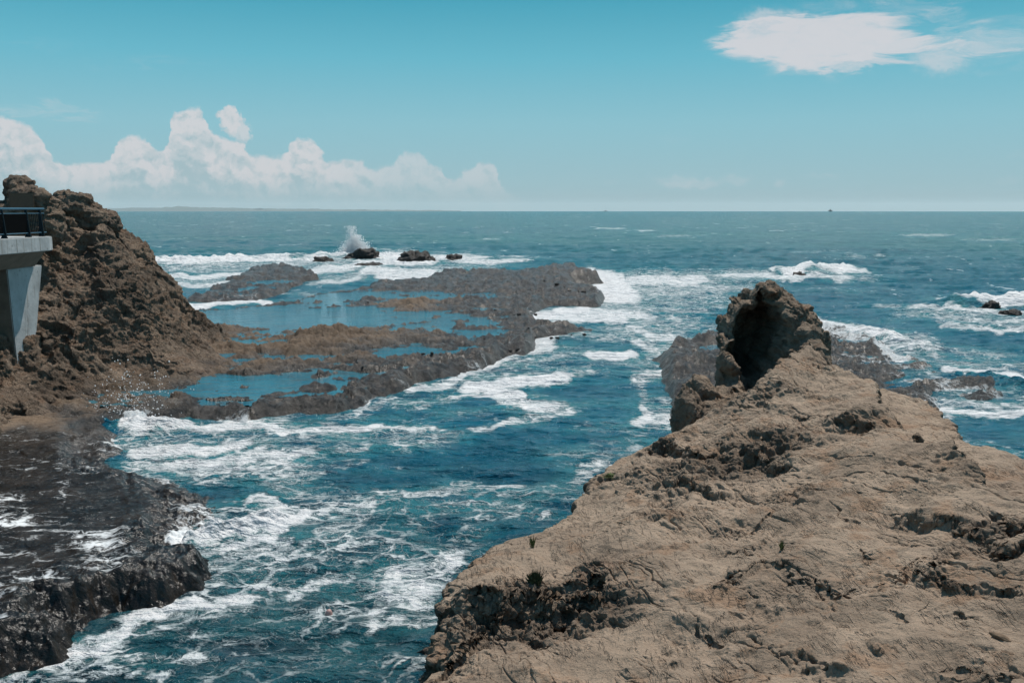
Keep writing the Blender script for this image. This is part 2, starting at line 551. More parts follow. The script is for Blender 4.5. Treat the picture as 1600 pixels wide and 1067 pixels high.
# ================================================================== foam survey (shared by sea and shelf)
# streak from (u0,v0) to (u1,v1) in survey pixels, half widths in pixels, coverage
FOAM = [
    # behind the left reef lobe
    (235, 412, 470, 408, 30, 6, .9), (330, 418, 520, 412, 30, 5, .62), (290, 436, 380, 432, 40, 5, .8), (270, 450, 330, 446, 30, 5, .72), (250, 425, 330, 424, 40, 8, .55),
    (470, 404, 560, 404, 30, 5, .9), (300, 478, 400, 476, 26, 6, .95), (400, 476, 440, 470, 20, 4, .7),
    (490, 425, 600, 412, 30, 8, .8), (520, 440, 570, 432, 25, 5, .7), (590, 404, 650, 412, 30, 7, .9), (600, 425, 680, 432, 40, 7, .8), (650, 436, 700, 428, 30, 4, .85),
    (660, 405, 780, 412, 40, 6, .75), (690, 408, 800, 408, 40, 4, .45), (540, 470, 480, 456, 20, 3, .5),
    # off the reef point
    (930, 430, 965, 462, 36, 14, .95), (900, 452, 960, 470, 30, 7, .95), (960, 446, 1080, 440, 45, 10, .8), (1000, 460, 1120, 452, 55, 9, .6), (1060, 430, 1160, 430, 50, 6, .5),
    (850, 492, 900, 488, 24, 9, .98), (880, 500, 950, 500, 40, 10, .85), (930, 490, 1010, 500, 45, 9, .78), (990, 485, 1090, 490, 40, 7, .55), (960, 515, 1010, 520, 30, 5, .55),
    (985, 518, 1040, 530, 30, 9, .72), (1000, 540, 1030, 548, 24, 7, .7), (915, 560, 985, 558, 16, 7, .95), (1005, 500, 1120, 512, 40, 6, .45), (1030, 560, 1010, 600, 18, 8, .45),
    (860, 505, 840, 545, 14, 8, .8), (850, 545, 790, 560, 20, 6, .75),
    # along the near edge of the reef
    (800, 562, 740, 580, 22, 7, .85), (740, 585, 690, 600, 24, 6, .75), (690, 602, 620, 612, 26, 7, .7), (620, 618, 560, 640, 26, 7, .65), (760, 575, 860, 560, 25, 5, .55),
    # drifting white patch
    (740, 608, 850, 596, 26, 10, .98), (780, 612, 820, 622, 26, 12, .98), (805, 632, 850, 640, 24, 11, .75), (700, 624, 770, 620, 30, 3, .8), (860, 590, 868, 592, 14, 4, .8),
    (750, 682, 870, 650, 22, 5, .62), (850, 655, 870, 645, 20, 5, .6), (760, 660, 840, 655, 40, 8, .3),
    # swash on the left flat
    (185, 668, 240, 672, 26, 17, .98), (230, 668, 400, 674, 40, 9, .85), (380, 670, 620, 672, 50, 7, .8), (600, 672, 660, 676, 30, 6, .72), (270, 655, 420, 640, 50, 6, .5), (300, 690, 560, 690, 60, 8, .5),
    (210, 712, 330, 706, 30, 14, .85), (260, 735, 400, 718, 40, 10, .8), (390, 712, 480, 705, 40, 9, .75), (330, 735, 480, 740, 50, 12, .62), (480, 705, 600, 700, 50, 6, .5), (440, 740, 560, 720, 50, 10, .45),
    (310, 850, 400, 822, 34, 14, .98), (400, 820, 470, 800, 36, 12, .88), (370, 790, 420, 800, 30, 14, .75), (340, 862, 420, 840, 30, 8, .75), (440, 800, 590, 790, 50, 18, .6), (520, 830, 600, 800, 40, 18, .55),
    (400, 760, 520, 770, 60, 14, .5), (360, 900, 520, 870, 60, 24, .5), (430, 920, 520, 900, 40, 14, .62), (330, 880, 400, 870, 40, 10, .6),
    # lacy foam at the foot of the wet ledge
    (60, 1050, 200, 975, 40, 20, .8), (180, 975, 330, 945, 50, 18, .82), (260, 960, 420, 905, 50, 18, .5), (120, 1045, 320, 1040, 60, 16, .55), (330, 1000, 420, 1050, 50, 20, .42), (40, 1067, 260, 1067, 60, 14, .52),
    # lacy water between the rocks
    (620, 960, 700, 880, 46, 30, .66), (660, 900, 740, 840, 40, 18, .5), (600, 985, 680, 975, 40, 14, .6), (440, 985, 560, 940, 60, 20, .45), (420, 1030, 520, 1010, 50, 20, .42), (560, 1040, 640, 1020, 50, 16, .4), (500, 960, 700, 960, 90, 50, .42), (420, 960, 640, 900, 130, 60, .42), (350, 1040, 620, 1040, 120, 40, .40), (420, 860, 640, 880, 120, 40, .44),
    (660, 780, 800, 770, 60, 9, .6), (700, 800, 790, 800, 50, 10, .55), (640, 780, 740, 760, 40, 7, .45), (760, 820, 850, 810, 50, 10, .45), (820, 790, 900, 760, 40, 8, .42), (480, 820, 700, 850, 90, 30, .36), (600, 740, 700, 735, 50, 6, .28),
    (900, 740, 1000, 705, 30, 10, .5), (880, 760, 940, 735, 24, 10, .52), (880, 665, 1000, 680, 50, 8, .25), (880, 625, 960, 640, 60, 6, .25),
    (1000, 668, 1045, 655, 22, 9, .75), (1015, 645, 1045, 660, 20, 12, .75), (1000, 600, 1040, 585, 22, 8, .65), (1040, 560, 1020, 575, 14, 6, .5), (1060, 535, 1120, 520, 25, 5, .5),
    # open water right
    (1150, 436, 1230, 434, 40, 5, .75), (1220, 430, 1312, 424, 22, 5, .97), (1240, 440, 1310, 436, 30, 4, .7), (1100, 432, 1150, 436, 30, 4, .5), (1180, 455, 1330, 456, 60, 6, .3), (1160, 425, 1060, 424, 50, 4, .35),
    (1290, 505, 1360, 515, 30, 7, .85), (1350, 520, 1400, 530, 30, 9, .95), (1395, 530, 1440, 550, 30, 9, .7), (1380, 545, 1420, 565, 20, 7, .8), (1420, 530, 1500, 555, 60, 9, .5), (1460, 560, 1530, 575, 50, 8, .42),
    (1505, 478, 1600, 480, 20, 7, .98), (1470, 490, 1540, 492, 40, 5, .7), (1500, 505, 1640, 510, 50, 7, .62), (1520, 520, 1620, 515, 40, 5, .7), (1440, 490, 1480, 488, 30, 4, .5), (1370, 478, 1400, 482, 30, 5, .55),
    (1530, 585, 1600, 610, 24, 6, .9), (1540, 575, 1640, 585, 50, 8, .55), (1480, 630, 1560, 640, 40, 8, .62), (1540, 650, 1640, 655, 50, 9, .8), (1500, 610, 1580, 630, 40, 6, .5), (1440, 600, 1500, 615, 30, 5, .5), (1400, 585, 1460, 592, 30, 4, .4),
    # broad wash
    (940, 440, 1120, 435, 60, 16, .5), (930, 470, 1100, 470, 70, 20, .5), (900, 500, 1060, 505, 60, 14, .5), (970, 520, 1030, 545, 40, 14, .55),
    (240, 420, 620, 415, 60, 14, .5), (560, 430, 700, 425, 50, 10, .55), (250, 445, 350, 440, 50, 14, .5), (180, 690, 520, 690, 60, 34, .5), (220, 730, 460, 740, 60, 30, .55), (340, 820, 560, 790, 80, 40, .5),
    (330, 870, 560, 860, 80, 40, .5), (60, 1040, 330, 960, 60, 34, .5), (600, 940, 720, 860, 60, 50, .5), (640, 800, 860, 790, 80, 24, .42), (560, 650, 700, 625, 60, 10, .45), (700, 600, 880, 560, 50, 12, .42), (690, 655, 880, 640, 60, 14, .36),
    (1290, 515, 1440, 550, 40, 16, .6), (1420, 545, 1560, 585, 60, 14, .45), (1460, 500, 1640, 510, 60, 16, .5), (1480, 640, 1640, 650, 60, 14, .55), (1350, 560, 1480, 590, 40, 10, .45), (1100, 430, 1320, 436, 60, 8, .42),
    (600, 425, 760, 420, 60, 10, .45), (930, 455, 1000, 500, 60, 26, .55), (850, 520, 960, 530, 40, 12, .5), (880, 550, 1010, 575, 60, 14, .45), (720, 600, 900, 585, 60, 14, .5), (1000, 590, 1040, 660, 26, 20, .5), (380, 660, 660, 690, 80, 20, .5), (900, 715, 1000, 690, 40, 14, .42),
    # whitecaps further out
    (940, 358, 965, 358, 12, 1.5, .8), (1000, 362, 1014, 362, 8, 1.2, .7), (765, 375, 780, 376, 14, 1.6, .6), (690, 398, 720, 396, 20, 2, .5), (1040, 372, 1080, 370, 20, 1.5, .5),
    (1420, 370, 1470, 368, 24, 1.6, .55), (1530, 378, 1580, 376, 24, 1.8, .5), (1330, 405, 1380, 402, 26, 2, .45), (560, 392, 620, 394, 22, 2.4, .55), (1240, 398, 1300, 395, 30, 2, .4),
]


def foam_field(x, y):
    """foam coverage at plan points, from the surveyed streaks"""
    x = np.asarray(x, f32); y = np.asarray(y, f32)
    r = np.sqrt(x * x + y * y)
    s = np.clip(r / 40, 0.35, 3.5)
    wx = fbm(x / (2.2 * s), y / (1.7 * s), 0, 4, 51, .5) * 1.5 * s
    wy = fbm(x / (2.2 * s), y / (1.7 * s), 9.5, 4, 61, .5) * 1.5 * s * np.clip(s, .8, 2)
    X = x + wx; Y = y + wy
    out = np.zeros(x.shape, f32)
    for (u0, v0, u1, v1, ru, rv, st) in FOAM:
        ax, ay, _ = at_z(u0, v0); bx, by, _ = at_z(u1, v1)
        d = (ay + by) / 2
        rx = ru * d / F; ry = rv * d * d / (H * F)
        m = (X > min(ax, bx) - 1.6 * rx) & (X < max(ax, bx) + 1.6 * rx) & (Y > min(ay, by) - 1.6 * ry) & (Y < max(ay, by) + 1.6 * ry)
        if not m.any(): continue
        xx = X[m] / rx; yy = Y[m] / ry
        ex = (bx - ax) / rx; ey = (by - ay) / ry
        px = xx - ax / rx; py = yy - ay / ry
        tt = np.clip((px * ex + py * ey) / (ex * ex + ey * ey + 1e-9), 0, 1)
        q = np.sqrt((px - tt * ex) ** 2 + (py - tt * ey) ** 2)
        out[m] = np.maximum(out[m], st * (1 - sstep(0.35, 1.55, q)))
    return out


def foam_nodes(t, pos, cov):
    """white lace and masses where the coverage says so; returns the foam mask and its relief"""
    wn = t.noise(pos, 0.9, 4, 0.6, col=True)
    p = t.vm('ADD', pos, t.vm('MULTIPLY', t.vm('SUBTRACT', wn, (.5, .5, .5)), (1.9, 1.5, 0)))
    wn3 = t.noise(pos, 0.28, 2, 0.5, col=True)
    p = t.vm('ADD', p, t.vm('MULTIPLY', t.vm('SUBTRACT', wn3, (.5, .5, .5)), (2.2, 1.8, 0)))
    wn2 = t.noise(pos, 4.5, 3, 0.6, col=True)
    p = t.vm('ADD', p, t.vm('MULTIPLY', t.vm('SUBTRACT', wn2, (.5, .5, .5)), (0.32, 0.32, 0)))
    p = t.map(p, (0.8, 1.0, 0.0))
    e1 = t.ss(t.voro(p, 1.5, 'DISTANCE_TO_EDGE', dims='2D'), 0.23, 0.0)
    e2 = t.ss(t.voro(p, 4.2, 'DISTANCE_TO_EDGE', dims='2D'), 0.20, 0.0)
    n = t.noise(t.map(pos, (1, 1.3, 1)), 1.2, 10, 0.68)
    e3 = t.ss(t.voro(p, 10.5, 'DISTANCE_TO_EDGE', dims='2D'), 0.22, 0.0)
    wlo = t.noise(pos, 0.45, 3, .5)
    web = t.m('MAXIMUM', t.m('MULTIPLY', e1, t.ss(wlo, .36, .6, .55, 1.0)), t.m('MAXIMUM', t.m('MULTIPLY', e2, 0.65), t.m('MULTIPLY', e3, 0.25)))
    strk = t.noise(t.map(p, (0.55, 2.6, 1)), 1.0, 6, 0.62)
    k = t.m('ADD', t.m('MULTIPLY', cov, 1.14), t.m('ADD', t.m('MULTIPLY', web, 0.38), t.m('ADD', t.m('MULTIPLY', t.m('SUBTRACT', n, 0.5), 1.0), t.m('MULTIPLY', t.m('SUBTRACT', strk, 0.5), 0.65))))
    mask = t.m('POWER', t.ss(k, 0.60, 0.98), 0.85)
    return mask, k


def build_shelf_fields():
    pass


# ================================================================== rock shelf plan
def plan(pts, z=0.1):
    return [at_z(u, v, z)[:2] for u, v in pts]


REEF = plan([(285, 486), (330, 488), (420, 482), (480, 467), (540, 457), (600, 447), (640, 442), (690, 434), (760, 432), (830, 434), (860, 424), (900, 419), (922, 428), (937, 442),
             (905, 447), (920, 458), (948, 466), (932, 479), (872, 478), (842, 490), (828, 500), (868, 511), (918, 515), (884, 524), (846, 530), (852, 545), (804, 556), (780, 570),
             (722, 581), (690, 595), (640, 604), (600, 620), (562, 640), (462, 648), (400, 652), (300, 642), (240, 652), (176, 660), (160, 685), (205, 700), (196, 712), (225, 736),
             (288, 738), (300, 752), (352, 790), (338, 822), (290, 862), (312, 870), (328, 903), (242, 946), (200, 943), (100, 1003), (30, 1062), (-60, 1120), (-1300, 1120), (-1300, 500)])
LOBE = plan([(285, 472), (330, 458), (372, 432), (398, 422), (470, 423), (494, 436), (452, 456), (400, 468), (350, 472)])
TAIL = plan([(1022, 562), (1056, 537), (1120, 521), (1230, 518), (1230, 690), (1062, 690), (1046, 652), (1050, 625), (1036, 600)])
RIGHT = plan([(1270, 512), (1340, 516), (1372, 535), (1392, 552), (1450, 566), (1522, 592), (1552, 616), (1510, 622), (1470, 612), (1480, 640), (1440, 660), (1270, 660)])

SHELF_Z = Spline([(*at_z(u, v, z)[:2], z) for u, v, z in
                  [(0, 950, .6), (150, 890, .5), (290, 880, .42), (-200, 900, .7), (100, 800, .5), (250, 800, .3), (0, 760, .55), (150, 720, .4), (300, 760, .25), (-200, 720, .8), (200, 640, .35),
                   (320, 610, .3), (450, 600, .28), (560, 600, .3), (420, 560, .43), (560, 555, .4), (700, 560, .45), (800, 545, .5), (880, 517, .5), (500, 530, .47), (650, 520, .42), (800, 490, .55), (900, 470, .55), (880, 435, 1.1), (760, 440, .8),
                   (600, 500, .34), (450, 500, .3), (600, 460, .4), (400, 520, .32), (330, 495, .35), (430, 435, .55), (380, 455, .35), (1090, 560, .65), (1060, 600, .5), (1150, 640, .7), (1320, 540, .12), (1420, 590, .0), (1500, 605, -.06)]], 2.0)
# basins that hold still water: (u, v, half width px, half depth px, lowering)
BASIN = [(560, 497, 280, 16, .30), (420, 490, 110, 14, .28), (690, 465, 170, 9, .30), (560, 462, 60, 6, .25), (392, 595, 95, 8, .3), (500, 590, 60, 4, .2), (640, 550, 50, 8, .35), (560, 560, 40, 5, .2), (420, 535, 60, 6, .25), (740, 520, 60, 5, .3), (670, 515, 50, 5, .25),
         (430, 442, 50, 6, .35), (720, 495, 40, 3, .25), (890, 427, 20, 3, .2), (820, 440, 30, 2, .2), (330, 560, 30, 5, .2), (1085, 545, 30, 6, .3)]
MOUND = [(640, 477, 34, 7, .5), (575, 472, 14, 5, .4), (510, 528, 45, 8, .45), (545, 545, 60, 10, .3), (640, 530, 50, 8, .2), (470, 540, 40, 5, .25), (400, 502, 20, 3, .3), (345, 520, 40, 5, .35), (740, 476, 60, 4, .3), (850, 440, 40, 6, .25), (235, 694, 26, 7, .55), (255, 738, 40, 10, .5), (1075, 575, 20, 8, .2)]


def bumps(x, y, items):
    o = np.zeros(np.shape(x), f32)
    for (u, v, ru, rv, h) in items:
        ax, ay, _ = at_z(u, v, .3)
        rx = ru * ay / F; ry = rv * ay * ay / (H * F)
        q = ((x - ax) / rx) ** 2 + ((y - ay) / ry) ** 2
        o += h * np.exp(-q * 0.9)
    return o


def shelf_sd(x, y):
    s = poly_sd(x, y, REEF)
    for P in (LOBE, TAIL, RIGHT):
        s = np.maximum(s, poly_sd(x, y, P))
    return s


# ================================================================== materials of rock and water
def rock_material(name, light, mid, dark, bump=1.0, crack_rot=0.0, micro=1.0):
    m, t, b, pos = material(name)
    n1 = t.noise(pos, 0.45, 6, 0.6)
    n2 = t.noise(pos, 3.0, 8, 0.65)
    n3 = t.noise(pos, 26, 6, 0.7)
    c = t.mix(t.ss(n1, 0.40, 0.60), tuple(k * .9 for k in mid), light)
    c = t.mix(t.m('MULTIPLY', t.ss(n2, 0.5, 0.68), 0.55), c, dark)
    c = t.mix(t.m('MULTIPLY', t.ss(n3, 0.38, 0.7), 0.35), c, tuple(k * 1.25 for k in light))
    st = t.noise(t.map(pos, (1.2, 0.25, 0.6), (0, 0, crack_rot)), 2.0, 6, 0.6)
    c = t.mix(t.m('MULTIPLY', t.ss(st, 0.56, 0.7), 0.3), c, tuple(k * 0.75 for k in mid))
    c = t.mix(t.m('MULTIPLY', t.ss(t.noise(pos, 1.1, 9, .75), .52, .64), .7), c, tuple(k * 1.25 for k in light))
    c = t.mix(t.m('MULTIPLY', t.ss(t.noise(t.map(pos, (1, 1, 3)), .8, 7, .7), .52, .62), .6), c, (light[0] * .82, light[1] * .66, light[2] * .55))
    c = t.mix(t.m('MULTIPLY', t.ss(t.voro(pos, 14), .18, .08), t.ss(t.noise(pos, 2.2, 3), .5, .6)), c, tuple(k * .7 for k in dark))
    tint = t.attr('rust')
    c = t.mix(tint, c, (0.25, 0.12, 0.075))
    stn = t.attr('stain')
    c = t.mix(t.m('MULTIPLY', stn, t.ss(t.noise(pos, 1.7, 8, .7), .36, .6, .25, .8)), c, tuple(k * .8 for k in dark))
    wet = t.attr('wet')
    wc = t.mix(1.0, c, (0.32, 0.31, 0.32), 'MULTIPLY')
    c = t.mix(wet, c, wc)
    t.put(b.inputs['Base Color'], c)
    t.put(b.inputs['Roughness'], t.lin(wet, 0, 1, 0.93, 0.35))
    b.inputs['Specular IOR Level'].default_value = 0.3
    # fine weathering relief: grain, pits and hairline cracks that run one way
    ck = t.map(pos, (8.5, 1.1, 4), (0, 0, crack_rot))
    cw = t.vm('ADD', ck, t.vm('MULTIPLY', t.vm('SUBTRACT', t.noise(pos, 2.5, 4, .6, col=True), (.5, .5, .5)), (.5, .5, .5)))
    cn = t.noise(cw, 1.0, 4, 0.55)
    crack = t.m('MULTIPLY', t.ss(t.m('ABSOLUTE', t.m('SUBTRACT', cn, 0.5)), 0.03, 0.0), t.ss(t.noise(pos, 2.3, 4), 0.46, 0.58))
    pit = t.m('MULTIPLY', t.ss(t.voro(pos, 9), 0.34, 0.12), t.ss(t.noise(pos, 0.9, 4, .6), 0.5, 0.62))
    hgt = t.m('ADD', t.m('MULTIPLY', t.noise(pos, 7, 10, 0.68), 1.0 * micro), t.m('MULTIPLY', t.noise(pos, 40, 6, 0.7), 0.22 * micro))
    hgt = t.m('SUBTRACT', hgt, t.m('MULTIPLY', crack, 0.55))
    hgt = t.m('SUBTRACT', hgt, t.m('MULTIPLY', pit, 0.4))
    t.put(b.inputs['Normal'], t.bump(hgt, 0.085 * bump, 1.0))
    return m


M_ROCK = rock_material('sandstone_outcrop', (0.365, 0.268, 0.193), (0.285, 0.207, 0.148), (0.145, 0.105, 0.076), 1.0, math.radians(25))
M_PEAK = rock_material('dark_weathered_sandstone', (0.30, 0.222, 0.160), (0.225, 0.166, 0.12), (0.10, 0.075, 0.056), 1.6, math.radians(25))
M_CLIFF = rock_material('sandstone_headland', (0.27, 0.195, 0.140), (0.195, 0.141, 0.103), (0.07, 0.05, 0.038), 2.6, math.radians(-35))


def shelf_material():
    m, t, b, pos = material('wet_shelf_rock')
    dry = t.attr('dry'); foam = t.attr('foam')
    n1 = t.noise(pos, 0.9, 9, 0.72)
    n2 = t.noise(pos, 4, 8, 0.75)
    c = t.mix(t.ss(n1, 0.35, 0.65), (0.030, 0.025, 0.021), (0.105, 0.087, 0.074))
    c = t.mix(t.m('MULTIPLY', t.ss(n2, 0.5, 0.7), 0.6), c, (0.165, 0.138, 0.116))
    d = t.mix(t.ss(n1, 0.35, 0.65), (0.13, 0.088, 0.058), (0.215, 0.15, 0.10))
    d = t.mix(t.m('MULTIPLY', t.ss(n2, 0.52, 0.7), 0.5), d, (0.07, 0.055, 0.042))
    n4 = t.noise(pos, 1.6, 8, .75)
    c = t.mix(t.ss(n4, .50, .58), c, (0.016, 0.014, 0.012))
    c = t.mix(t.ss(n4, .44, .38, 0, .7), c, (0.21, 0.185, 0.16))
    c = t.mix(t.attr('weed'), c, t.mix(t.ss(n1, .4, .62), (0.006, 0.005, 0.004), (0.024, 0.018, 0.014)))
    c = t.mix(dry, c, d)
    mask, k = foam_nodes(t, pos, foam)
    c = t.mix(mask, c, (0.72, 0.73, 0.73))
    t.put(b.inputs['Base Color'], c)
    wr = t.lin(dry, 0, 1, t.lin(t.attr('weed'), 0, 1, .34, .17), 0.9)
    t.put(b.inputs['Roughness'], t.lin(mask, 0, 1, wr, 0.85))
    t.put(b.inputs['Specular IOR Level'], t.lin(t.attr('weed'), 0, 1, .4, .28))
    h = t.m('ADD', t.noise(t.map(pos, (1, .7, 1)), 1.5, 10, 0.74), t.m('MULTIPLY', t.noise(pos, 18, 4, 0.7), 0.3))
    h = t.m('ADD', h, t.m('MULTIPLY', mask, 0.3))
    rip = t.m('ADD', t.noise(t.map(pos, (2.2, 4.5, 2)), 1.0, 5, .6), t.m('MULTIPLY', t.noise(t.map(pos, (9, 14, 9)), 1.0, 3, .6), .22))
    hm_ = t.node('ShaderNodeMix', data_type='FLOAT')
    t.put(hm_.inputs[0], t.attr('weed')); t.put(hm_.inputs[2], h); t.put(hm_.inputs[3], rip)
    t.put(b.inputs['Normal'], t.bump(hm_.outputs[0], t.lin(t.attr('weed'), 0, 1, 0.30, .085), 1.0))
    return m


def sea_material():
    m, t, b, pos = material('sea_water')
    foam = t.attr('foam'); aer = t.attr('aerated')
    mask, k = foam_nodes(t, pos, foam)
    sep = t.node('ShaderNodeSeparateXYZ'); t.put(sep.inputs[0], pos)
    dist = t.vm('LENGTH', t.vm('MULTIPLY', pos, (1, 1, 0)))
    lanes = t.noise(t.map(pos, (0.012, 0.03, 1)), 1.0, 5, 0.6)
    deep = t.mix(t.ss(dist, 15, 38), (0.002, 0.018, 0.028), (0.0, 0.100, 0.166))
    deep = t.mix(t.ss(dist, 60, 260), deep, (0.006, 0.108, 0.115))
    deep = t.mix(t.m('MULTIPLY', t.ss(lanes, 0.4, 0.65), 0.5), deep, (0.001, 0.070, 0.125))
    turb = t.m('MULTIPLY', aer, t.ss(t.noise(pos, 0.5, 5, .6), 0.32, 0.62))
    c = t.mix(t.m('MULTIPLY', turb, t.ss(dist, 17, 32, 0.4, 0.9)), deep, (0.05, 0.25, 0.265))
    # whitecaps and broken crests, plus sun glints painted white over the open water
    wc = t.noise(t.map(pos, (0.55, 0.22, 1)), 0.8, 7, 0.68)
    wcl = t.noise(t.map(pos, (0.03, 0.03, 1)), 1.0, 3, 0.5)
    caps_glints = t.m('MULTIPLY', t.ss(t.m('ADD', wc, t.m('MULTIPLY', t.m('SUBTRACT', wcl, .5), .18)), 0.645, 0.72), t.ss(dist, 40, 120))
    cap_glint2 = t.noise(t.map(pos, (0.10, 0.03, 1)), 1.0, 6, 0.7)
    caps_glints = t.m('MAXIMUM', caps_glints, t.m('MULTIPLY', t.ss(cap_glint2, 0.62, 0.685), t.ss(dist, 160, 420, 0, .75)))
    cap_glint3 = t.noise(t.map(pos, (0.022, 0.006, 1)), 1.0, 6, 0.72)
    caps_glints = t.m('MAXIMUM', caps_glints, t.m('MULTIPLY', t.ss(cap_glint3, 0.61, 0.69), t.ss(dist, 700, 1800, 0, .5)))
    fm = t.m('MAXIMUM', mask, caps_glints)
    c = t.mix(fm, c, t.mix(t.ss(k, 0.75, 1.25), (0.50, 0.56, 0.57), (0.80, 0.79, 0.79)))
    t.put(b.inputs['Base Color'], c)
    t.put(b.inputs['Roughness'], t.lin(fm, 0, 1, 0.16, 0.8))
    b.inputs['IOR'].default_value = 1.333
    b.inputs['Specular IOR Level'].default_value = 0.30
    # ripples: chop, wavelets and the fine sparkle
    r1 = t.noise(t.map(pos, (0.32, 0.55, 1)), 1.0, 4, 0.55)
    r2 = t.noise(t.map(pos, (1.1, 1.9, 1)), 1.0, 5, 0.62)
    r3 = t.noise(t.map(pos, (5.0, 7.5, 1)), 1.0, 4, 0.6)
    rid = t.m('SUBTRACT', 1.0, t.m('ABSOLUTE', t.m('MULTIPLY', t.m('SUBTRACT', r2, 0.5), 4.0)))
    h = t.m('ADD', t.m('MULTIPLY', r1, 1.4), t.m('ADD', t.m('MULTIPLY', r2, 0.6), t.m('MULTIPLY', r3, 0.10)))
    h = t.m('ADD', h, t.m('MULTIPLY', rid, 0.05))
    h = t.m('ADD', h, t.m('MULTIPLY', t.noise(t.map(pos, (17, 22, 1)), 1.0, 2, .5), 0.012))
    h = t.m('ADD', h, t.m('MULTIPLY', mask, t.m('ADD', 0.02, t.m('MULTIPLY', t.noise(pos, 6, 6, .7), 0.12))))
    t.put(b.inputs['Normal'], t.bump(h, 1.0, 1.0))
    return m


def pool_material():
    m, t, b, pos = material('pool_water')
    foam = t.attr('foam')
    mask, k = foam_nodes(t, pos, foam)
    n = t.noise(pos, 0.5, 5, 0.6)
    c = t.mix(t.ss(n, .35, .65), (0.014, 0.115, 0.165), (0.03, 0.165, 0.215))
    c = t.mix(t.ss(t.noise(t.map(pos, (.6, 1.2, 1)), .8, 6, .65), .5, .68, 0, .65), c, (0.045, 0.060, 0.058))
    c = t.mix(mask, c, (0.72, 0.73, 0.73))
    t.put(b.inputs['Base Color'], c)
    t.put(b.inputs['Roughness'], t.lin(mask, 0, 1, 0.06, 0.8))
    b.inputs['IOR'].default_value = 1.333
    h = t.m('ADD', t.noise(t.map(pos, (1.2, 2.2, 1)), 1.0, 4, 0.55), t.m('MULTIPLY', t.noise(t.map(pos, (6, 9, 1)), 1.0, 3, .55), 0.2))
    t.put(b.inputs['Normal'], t.bump(h, 0.10, 1.0))
    return m


M_SHELF, M_SEA, M_POOL = shelf_material(), sea_material(), pool_material()
M_DARKROCK = rock_material('dark_wet_rock', (0.075, 0.064, 0.055), (0.05, 0.043, 0.038), (0.025, 0.022, 0.02), 1.6)
M_DARKROCK.node_tree.nodes['Principled BSDF'].inputs['Roughness'].default_value = 0.5

DEG = math.pi / 180

